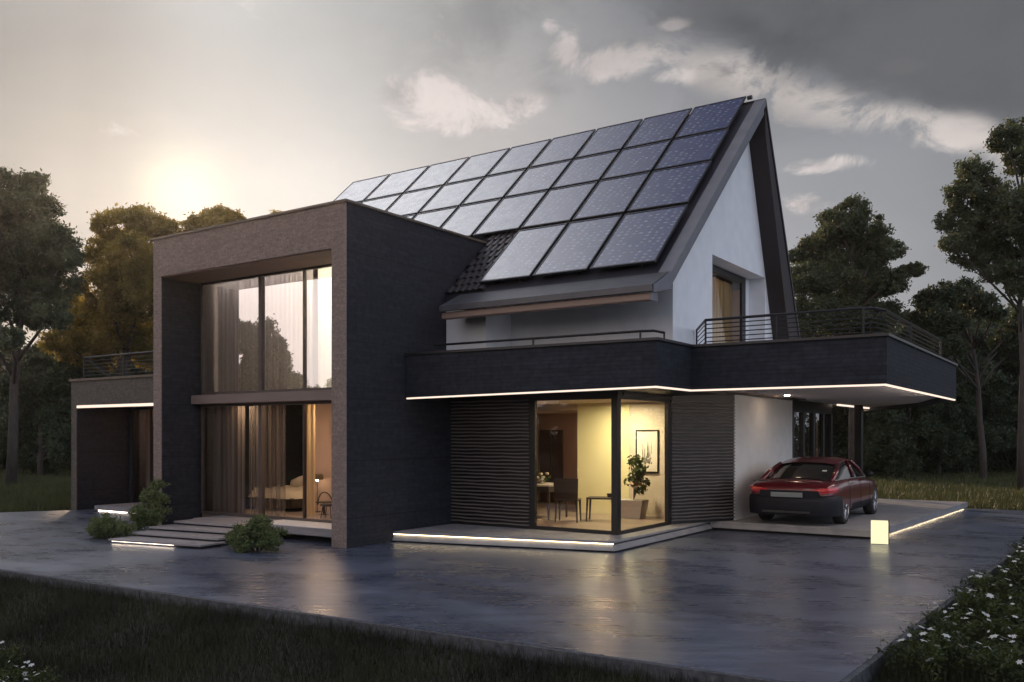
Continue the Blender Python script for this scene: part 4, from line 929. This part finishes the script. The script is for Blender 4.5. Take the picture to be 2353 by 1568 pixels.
# ------------------------------------------------------------------ grass
def grass(name, pts, h0, h1, wid, mat):
    n = len(pts); P = np.column_stack([pts, np.full(n, -.155)])
    hgt = rng.uniform(h0, h1, n); U = np.column_stack([rng.normal(0, .28, n)*hgt, rng.normal(0, .28, n)*hgt, hgt])
    a = rng.uniform(0, 2*np.pi, n); V = np.column_stack([np.cos(a), np.sin(a), np.zeros(n)])*wid
    o = quads_mesh(name, P, U, V, mat, tri=True); o['kind'] = 'stuff'; return o
n = 150000; xs = rng.uniform(-19, -1.6, n); ys = rng.uniform(1.5, 7.6, n)
edge = 6.45+(xs+28.9)*(7.62-6.45)/26.95-.07
dens = 1.0; k = (ys < edge) & (rng.uniform(0, 1, n) < .5+.5*np.sin(xs*1.3+np.sin(ys*2))**2)
near_grass = np.column_stack([xs, ys])[k]
n = 22000; x2 = rng.uniform(-1.8, 2.2, n); y2 = rng.uniform(6.3, 22, n); k2 = x2 > -1.95+(y2-7.6)*.035+.1
near_grass = np.concatenate([near_grass, np.column_stack([x2, y2])[k2]])
grass('grass', near_grass, .05, .2, .011, GRASSM)
N_ = 170000; tt = rng.uniform(14, 62, N_); kk = np.where(rng.uniform(0, 1, N_) < .7, rng.uniform(.33, .95, N_), rng.uniform(-.75, -.48, N_))
fx = (FW[0]+RT[0]*kk)*tt; fy = (FW[1]+RT[1]*kk)*tt
k3 = ((fx > -24) & (fy > 29)) | ((fx > 1.2) & (fx < 40) & (fy > 7)) | ((fx > -1.0) & (fy > 22)) | ((fx < -25.5) & (fy > 14+(fx+24)*1.3)) 
grass('field_grass', np.column_stack([fx, fy])[k3], .12, .34, .05, GRASSB)

# ------------------------------------------------------------------ trees
def PB(lst, t, jit=1.6):
    out = []
    for (px, py, rp) in lst:
        tt_ = t+random.uniform(-jit, jit); out.append((W(px, py, tt_), rp*t/FOC))
    return out
def base_at(px, t): q = W(px, HOR, t); return (q.x, q.y, -.15)
tree('tall dark tree with bare lower trunk at the far left of the photo', base_at(24, 38), PB([(15, 430, 62), (-60, 470, 80), (70, 490, 70), (20, 540, 80), (100, 570, 70), (-70, 600, 90), (40, 640, 75), (125, 650, 58), (150, 590, 38), (60, 715, 55), (-60, 720, 70), (120, 720, 42), (20, 780, 36), (85, 420, 28)], 38), LEAF_M, per=5200, size=.085, trunk_r=.24)
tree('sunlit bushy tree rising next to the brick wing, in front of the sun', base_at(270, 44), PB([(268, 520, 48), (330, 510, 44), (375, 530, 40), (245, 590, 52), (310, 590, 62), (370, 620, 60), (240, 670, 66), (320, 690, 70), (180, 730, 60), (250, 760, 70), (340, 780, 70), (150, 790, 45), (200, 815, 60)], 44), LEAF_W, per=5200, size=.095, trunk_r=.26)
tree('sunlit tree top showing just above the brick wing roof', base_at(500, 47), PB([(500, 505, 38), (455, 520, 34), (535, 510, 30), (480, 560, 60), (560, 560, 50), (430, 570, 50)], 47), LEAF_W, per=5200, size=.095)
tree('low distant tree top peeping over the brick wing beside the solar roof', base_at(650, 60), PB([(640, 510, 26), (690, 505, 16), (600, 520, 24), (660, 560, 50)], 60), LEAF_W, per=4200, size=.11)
tree('dense rounded shrubby tree beyond the lawn at the left', base_at(95, 46), PB([(90, 850, 48), (55, 900, 55), (130, 900, 55), (170, 860, 50), (70, 970, 62), (150, 970, 65), (100, 1040, 65), (30, 1010, 50), (180, 1030, 60), (220, 900, 60)], 46), LEAF_D, per=4600, size=.1, name='shrubby_tree')
tree('broad leafy tree just to the right of the gable', base_at(1960, 44), PB([(1960, 485, 36), (1920, 520, 44), (1985, 530, 48), (1875, 570, 48), (1940, 590, 60), (2010, 580, 48), (2050, 575, 30), (1850, 640, 48), (1915, 660, 62), (1990, 660, 60), (2050, 650, 36), (2105, 620, 20), (2080, 625, 18), (1870, 720, 60), (1950, 730, 62), (2020, 730, 46), (1830, 590, 22)], 44), LEAF_M, per=5400, size=.085, trunk_r=.26)
tree('tall tree with long bare trunk at the right edge of the photo', base_at(2345, 35), PB([(2310, 320, 38), (2355, 300, 42), (2345, 370, 40), (2235, 395, 40), (2215, 450, 46), (2275, 440, 50), (2330, 470, 50), (2200, 505, 44), (2260, 520, 60), (2320, 560, 60), (2185, 560, 28), (2235, 580, 46), (2300, 620, 42), (2360, 640, 50), (2400, 480, 90)], 35), LEAF_M, per=6500, size=.075, trunk_r=.15)
tree('mid height tree with a leaning crown beyond the carport railing', base_at(2260, 43), PB([(2130, 690, 30), (2170, 680, 40), (2215, 680, 42), (2255, 700, 38), (2120, 730, 30), (2160, 730, 34), (2290, 720, 22), (2100, 770, 30), (2140, 790, 40), (2190, 745, 30), (2090, 730, 22), (2180, 800, 36), (2310, 790, 36), (2350, 740, 40), (2340, 800, 44)], 43), LEAF_D, per=5400, size=.085, trunk_r=.18)
# generic forest trees
def proto_tree(label, hgt, wid, mat, kind):
    bl = []
    if kind == 'fir':
        z = hgt*.12; i = 0
        root = thing('fir_tree', label, 'tree', (0, 0, -.15), 0, 'trees of the surrounding wood')
        Ps = []; N = 0
        for L_ in range(46):
            f = L_/46; zz = hgt*(.1+.88*f); rr = wid*(1-f)**.8*random.uniform(.72, 1.1)+.08; nb = 8
            for b in range(nb):
                a = 2*math.pi*(b+random.random()*.7)/nb; ln = rr*random.uniform(.75, 1.1); c_ = 60
                s = rng.uniform(.1, 1, c_)**.7*ln; wob = rng.normal(0, .11, (c_, 3))*np.array([1, 1, .8])*(1+s[:, None]*.8)
                Ps.append(np.column_stack([s*math.cos(a), s*math.sin(a), zz-.28*s+.06*s*s])+wob)
        P = np.concatenate(Ps); n = len(P); U = unit(n)*.12; V = unit(n)*.06; quads_mesh('crown', P, U, V, mat, root)
        m = MB(); m.tube([(0, 0, -.2), (0, 0, hgt)], [.18, .02], 8); m.build('trunk', BARK, root); return root
    for i in range(18):
        f = i/17; zz = hgt*(.14+.78*f); rr = wid*(.35+.65*math.sin(math.pi*min(1, .25+f*.72)))*.62; a = random.uniform(0, 6.28)
        bl.append((Vector((rr*math.cos(a), rr*math.sin(a), zz)), wid*random.uniform(.32, .5)))
    return tree(label, (0, 0, -.15), [(c+Vector((0, 0, -.15)), r) for c, r in bl], mat, per=3300, size=.12, trunk_r=.2, group='trees of the surrounding wood', name='wood_tree')
pA = proto_tree('a', 9, 3.4, LEAF_D, 'b'); pB = proto_tree('b', 10, 3.0, LEAF_D, 'b'); pC = proto_tree('c', 8, 3.6, LEAF_D, 'b'); pF = proto_tree('d', 9, 2.3, LEAF_D, 'fir')
used = set()
def place(p, px, t, sc, lab, rz=None, top=None):
    q = W(px, HOR, t); loc = (q.x, q.y, -.15); rz = random.uniform(0, 6.28) if rz is None else rz
    if p.name not in used: used.add(p.name); p.location = loc; p.rotation_euler = (0, 0, rz); p.scale = (sc, sc, sc); p['label'] = lab; return p
    return dup(p, loc, rz, lab, sc)
FR = 'dark broadleaf tree in the wood beyond the lawn right of the carport'
FL_ = 'dark broadleaf tree in the wood beyond the lawn left of the house'
pr = [pA, pB, pC]
# right wood: rows, tops near y 770..830
i = 0
for (t_, x0, x1, dx, h) in ((52, 1850, 2480, 62, 8.2), (60, 1880, 2520, 70, 9.6), (72, 1800, 2560, 70, 11)):
    px = x0
    while px < x1:
        p = pr[i % 3]; hh_ = h*random.uniform(.85, 1.08)
        if 2170 < px < 2250 and t_ > 55: hh_ *= .82
        place(p, px+random.uniform(-15, 15), t_+random.uniform(-2, 2), hh_/{0: 9, 1: 10, 2: 8}[i % 3], FR); i += 1; px += dx
for (t_, x0, x1, dx, h) in ((55, -110, 420, 80, 7.0), (66, -140, 700, 90, 9.5)):
    px = x0
    while px < x1:
        p = pr[i % 3]; hh_ = h*random.uniform(.8, 1.1)
        if px < 60 and t_ > 60: hh_ *= .8
        place(p, px+random.uniform(-15, 15), t_+random.uniform(-2, 2), hh_/{0: 9, 1: 10, 2: 8}[i % 3], FL_); i += 1; px += dx
# slim trunks at the edge of the right wood
for j, (px, t_) in enumerate(((2080, 44), (2155, 47), (2225, 50), (2205, 52), (1995, 55))):
    place(pr[j % 3], px, t_, .55+.06*j, 'slim young tree at the edge of the lawn right of the carport')
# what the tall window mirrors: trees out on the left, beside and behind the camera
BK = 'tree standing across the garden, mirrored in the tall window'
for (x, y, s, p) in ((-40, -2.6, .9, pA), (-36, -4.0, .78, pB), (-35, -6.1, .58, pC), (-34, -3.9, .80, pF), (-33, -7.6, .55, pA), (-38, -6.4, .5, pC), (-36, -8.2, .45, pF), (-38, -18, .7, pB), (-43, 2, .9, pC), (-30, -22, .75, pA), (-42, -12, .6, pB), (-26, -24, .6, pC), (-34.5, -1.4, .55, pC), (-44, -7, .62, pA), (-37, -9.5, .4, pC)):
    if p.name not in used: used.add(p.name); p.location = (x, y, -.15); p.scale = (s, s, s); p['label'] = 'pointed fir across the garden, mirrored in the tall window'
    else: dup(p, (x, y, -.15), random.uniform(0, 6), BK if p is not pF else 'pointed fir across the garden, mirrored in the tall window', s)
# far-off wood closing the horizon all round, one mass
P_ = []
for a in np.arange(0, 2*np.pi, .035):
    rr = 95+rng.uniform(-6, 6); cx, cy = rr*math.cos(a)-6, rr*math.sin(a)+10
    P_.append(((cx, cy, rng.uniform(2.0, 3.2)), rng.uniform(3.2, 4.6)))
P, U, V = leaf_cloud(P_, 60, .32, sub=18, spread=.34); o = quads_mesh('far_woods', P, U, V, LEAF_D); o['kind'] = 'stuff'

# ------------------------------------------------------------------ world
def pix2ae(px, py):
    gx = (px-CX)/FOC; gy = (HOR-py)/FOC; return math.atan(gx), math.atan(gy/math.sqrt(1+gx*gx))
wd_ = bpy.data.worlds.new('World'); scene.world = wd_; wd_.use_nodes = True; nt = wd_.node_tree; L = nt.links
for n_ in list(nt.nodes): nt.nodes.remove(n_)
SUN_PX = (415, 440); saz, sel = pix2ae(*SUN_PX)
sd = W(SUN_PX[0], SUN_PX[1], 1)-Vector((0, 0, EYE)); sd.normalize()
class E:
    """tiny expression builder on math nodes"""
    def __init__(s, o): s.o = o
    @staticmethod
    def op(kind, *a, clamp=False):
        n = nt.nodes.new('ShaderNodeMath'); n.operation = kind; n.use_clamp = clamp
        for i, x in enumerate(a):
            if isinstance(x, E): L.new(x.o, n.inputs[i])
            else: n.inputs[i].default_value = x
        return E(n.outputs[0])
    def __add__(s, b): return E.op('ADD', s, b)
    def __radd__(s, b): return E.op('ADD', s, b)
    def __sub__(s, b): return E.op('SUBTRACT', s, b)
    def __rsub__(s, b): return E.op('SUBTRACT', b, s)
    def __mul__(s, b): return E.op('MULTIPLY', s, b)
    def __rmul__(s, b): return E.op('MULTIPLY', s, b)
    def __truediv__(s, b): return E.op('DIVIDE', s, b)
    def exp(s): return E.op('EXPONENT', s)
def smooth(x, a, b):
    n = nt.nodes.new('ShaderNodeMapRange'); n.interpolation_type = 'SMOOTHSTEP'; L.new(x.o, n.inputs[0]); n.inputs[1].default_value = a; n.inputs[2].default_value = b; return E(n.outputs[0])
def mixc(f, a, b, mode='MIX'):
    n = nt.nodes.new('ShaderNodeMixRGB'); n.blend_type = mode
    if isinstance(f, E): L.new(f.o, n.inputs[0])
    else: n.inputs[0].default_value = f
    for i, x in ((1, a), (2, b)):
        if isinstance(x, (tuple, list)): n.inputs[i].default_value = (*x, 1)
        else: L.new(x, n.inputs[i])
    return n.outputs[0]
tc = nt.nodes.new('ShaderNodeTexCoord'); nv = nt.nodes.new('ShaderNodeVectorMath'); nv.operation = 'NORMALIZE'; L.new(tc.outputs['Generated'], nv.inputs[0])
def dot(v):
    n = nt.nodes.new('ShaderNodeVectorMath'); n.operation = 'DOT_PRODUCT'; L.new(nv.outputs[0], n.inputs[0]); n.inputs[1].default_value = v; return E(n.outputs['Value'])
dF = dot((FW[0], FW[1], 0)); dR = dot((RT[0], RT[1], 0)); dZ = dot((0, 0, 1)); dS = dot(tuple(sd))
az = E.op('ARCTAN2', dR, dF); el = E.op('ARCSINE', dZ)
def ramp(x, stops, interp='EASE'):
    n = nt.nodes.new('ShaderNodeValToRGB'); cr = n.color_ramp; cr.interpolation = interp
    while len(cr.elements) > 1: cr.elements.remove(cr.elements[-1])
    cr.elements[0].position = stops[0][0]; cr.elements[0].color = (*stops[0][1], 1)
    for p_, c_ in stops[1:]: e = cr.elements.new(p_); e.color = (*c_, 1)
    L.new(x.o, n.inputs[0]); return n.outputs[0]
def noise(scale, vec=None, detail=6, rough=.55, dist=0., st=(1, 1, 1)):
    mp = nt.nodes.new('ShaderNodeMapping'); mp.inputs['Scale'].default_value = st; L.new(vec or nv.outputs[0], mp.inputs[0])
    n = nt.nodes.new('ShaderNodeTexNoise'); n.inputs['Scale'].default_value = scale; n.inputs['Detail'].default_value = detail; n.inputs['Roughness'].default_value = rough; n.inputs['Distortion'].default_value = dist
    L.new(mp.outputs[0], n.inputs['Vector']); return E(n.outputs['Fac'])
# horizontal variation of overcast light (azimuth 0 = ahead; left is negative)
azn = (az/(2*math.pi))+.5
def A(deg): return deg/360+.5
hor = ramp(azn, [(A(-180), (.75, .78, .9)), (A(-155), (1.5, 1.3, 1.2)), (A(-125), (2.0, 1.6, 1.38)), (A(-97), (1.4, 1.24, 1.19)), (A(-48), (.46, .45, .46)), (A(-30), (.44, .44, .445)), (A(-26), (.55, .545, .55)), (A(-19), (.76, .75, .755)), (A(-12), (.79, .79, .80)), (A(0), (.66, .63, .635)), (A(10), (.47, .475, .50)), (A(20), (.36, .37, .40)), (A(32), (.29, .30, .32)), (A(70), (.75, .82, .95)), (A(120), (1.3, 1.45, 1.7)), (A(180), (.75, .76, .86))])
zen = ramp(azn, [(A(-180), (.7, .73, .9)), (A(-90), (.7, .70, .76)), (A(-34), (.04, .045, .048)), (A(-26), (.09, .095, .10)), (A(-17), (.34, .37, .38)), (A(-6), (.25, .28, .295)), (A(10), (.17, .185, .21)), (A(30), (.10, .11, .13)), (A(70), (.35, .39, .5)), (A(120), (.95, 1.05, 1.3)), (A(180), (.7, .73, .9))])
eln = smooth(el, .12, .62)
base = mixc(eln, hor, zen)
top = smooth(el, .55, 1.0); base = mixc(top, base, ramp(azn, [(A(-180), (.6, .62, .78)), (A(-60), (.5, .52, .6)), (A(-20), (.05, .06, .14)), (A(25), (.025, .035, .12)), (A(90), (.6, .66, .85)), (A(180), (.6, .62, .78))]))
lobe = az+R(33); lob2 = el-.76; lobe = ((lobe*lobe*(1/.33**2)+lob2*lob2*(1/.215**2))*-1.0).exp()
base = mixc(1.0, base, mixc(lobe, (0, 0, 0), (2.7, 2.7, 2.72)), 'ADD')
# physical sky below, blended in
sky = nt.nodes.new('ShaderNodeTexSky'); sky.sky_type = 'NISHITA'; sky.sun_disc = False; sky.sun_elevation = sel
sky.sun_rotation = math.atan2(sd.x, sd.y); sky.altitude = 100; sky.air_density = 1.2; sky.dust_density = 3.0
skm = nt.nodes.new('ShaderNodeVectorMath'); skm.operation = 'SCALE'; L.new(sky.outputs[0], skm.inputs[0]); skm.inputs['Scale'].default_value = .05
base = mixc(.08, base, skm.outputs[0])
# soft mottling of the overcast
nA = noise(2.2, detail=5, st=(1, 1, 2.2)); base = mixc(1.0, base, ramp(nA, [(.3, (.90, .90, .91)), (.7, (1.08, 1.07, 1.06))]), 'MULTIPLY')
# clouds: fluffy bright ones and one large dark bank with a lit lower edge
nF = noise(11, detail=12, rough=.66, dist=.5, st=(1, 1, 1.4)); nB = noise(3.4, detail=6, rough=.55, st=(1, 1, 1.6))
def spot(px, py, rx, ry):
    a, e = pix2ae(px, py); da = (az-a)/(rx/FOC); de = (el-e)/(ry/FOC); return ((da*da+de*de)*-1.0).exp()
sp = None
for args in ((930, 215, 95, 45), (1020, 240, 130, 55), (1120, 260, 110, 45), (1190, 235, 60, 40), (1060, 280, 150, 30), (1300, 110, 55, 55), (1380, 150, 110, 40), (1460, 140, 90, 45), (1540, 175, 70, 18), (1265, 65, 30, 25),
             (1900, 378, 90, 20), (1850, 470, 60, 25), (2065, 155, 50, 22), (1545, 60, 40, 14), (2190, 300, 70, 35)):
    s_ = spot(*args); sp = s_ if sp is None else E.op('MAXIMUM', sp, s_)
fl_ = smooth(sp*.8+(nF-.5)*2.1, .22, .70)
shade = smooth(nF*.7+nB*.3, .38, .62)
cloudc = mixc(shade, (.36, .35, .36), (.88, .79, .76))
cov = fl_*.95; col = mixc(cov, base, cloudc)
# dark bank: above a line running from (1640,120) down to (2400,300)
a0, e0 = pix2ae(1650, 165); a1, e1 = pix2ae(2353, 330); k_ = (e1-e0)/(a1-a0)
ln = el-((az-a0)*k_+e0)+(nB-.5)*.10+(nF-.5)*.07
inb = smooth(az+(nB-.5)*.2, a0-.16, a0+.04)*(1-smooth(az, 1.0, 1.4))
bank = smooth(ln, -.012, .05)*inb
edgeb = (smooth(ln, -.030, .004)*(1-smooth(ln, .004, .030)))*inb*smooth(nF, .38, .56)
col = mixc(bank*.95, col, mixc(smooth(nB, .35, .65), (.055, .062, .076), (.13, .137, .15)))
col = mixc(edgeb*.95, col, (.66, .60, .57))
wisp = smooth(nB*.6+nF*.4, .46, .62)*smooth(el, .27, .40)*smooth(az, -.25, .2)*(1-smooth(az, .9, 1.3)); col = mixc(wisp*.75, col, (.13, .135, .145))
# the sun's own glow through thin haze
ang = E.op('ARCCOSINE', E.op('MINIMUM', dS, .99999))
g1 = (ang*ang*-1.0/(.034**2)).exp(); g2 = (ang*-1.0/.11).exp()
col = mixc(1.0, col, mixc(g2*.04, (0, 0, 0), (1.0, .86, .70)), 'ADD'); col = mixc(1.0, col, mixc(g1*.34, (0, 0, 0), (1.0, .93, .45)), 'ADD')
# below the horizon
col = mixc(smooth(el*-1, 0, .05), col, (.05, .05, .045))
bg = nt.nodes.new('ShaderNodeBackground'); L.new(col, bg.inputs[0]); bg.inputs[1].default_value = 1.0
ow = nt.nodes.new('ShaderNodeOutputWorld'); L.new(bg.outputs[0], ow.inputs[0])

hz = MB(); hz.box(-135, 135, -135, 150, -1.15, 24); ho = hz.build('haze', []); ho['kind'] = 'stuff'
mh = bpy.data.materials.new('thin_haze'); mh.use_nodes = True; n_ = mh.node_tree; n_.nodes.remove(n_.nodes['Principled BSDF'])
pv = n_.nodes.new('ShaderNodeVolumePrincipled'); pv.inputs['Color'].default_value = (.96, .94, .93, 1); pv.inputs['Density'].default_value = .0003; pv.inputs['Anisotropy'].default_value = .7
n_.links.new(pv.outputs[0], n_.nodes['Material Output'].inputs['Volume']); ho.data.materials.append(mh)
wd_.cycles.sampling_method = 'MANUAL'; wd_.cycles.sample_map_resolution = 1024

sl_ = bpy.data.lights.new('sun', 'SUN'); sl_.energy = 4.0; sl_.angle = R(2); sl_.color = (1, .70, .45)
so = bpy.data.objects.new('sun', sl_); COL.objects.link(so); so.rotation_euler = sd.to_track_quat('Z', 'Y').to_euler()

# ------------------------------------------------------------------ camera
cam = bpy.data.cameras.new('camera'); co = bpy.data.objects.new('camera', cam); COL.objects.link(co); scene.camera = co
co.location = (0, 0, EYE); co.rotation_euler = (R(90), 0, math.atan2(-FW[0], FW[1]))
cam.sensor_width = 36; cam.lens = 36*FOC/2353; cam.shift_y = (HOR-784)/2353; cam.clip_end = 2000
scene.view_settings.view_transform = 'Standard'; scene.view_settings.look = 'None'; scene.view_settings.exposure = 0; scene.view_settings.gamma = 1
scene.render.engine = 'CYCLES'
cy = scene.cycles; cy.use_denoising = True; cy.max_bounces = 6; cy.diffuse_bounces = 3; cy.glossy_bounces = 4; cy.transparent_max_bounces = 10; cy.transmission_bounces = 4
cy.sample_clamp_indirect = 4; cy.caustics_reflective = False; cy.caustics_refractive = False
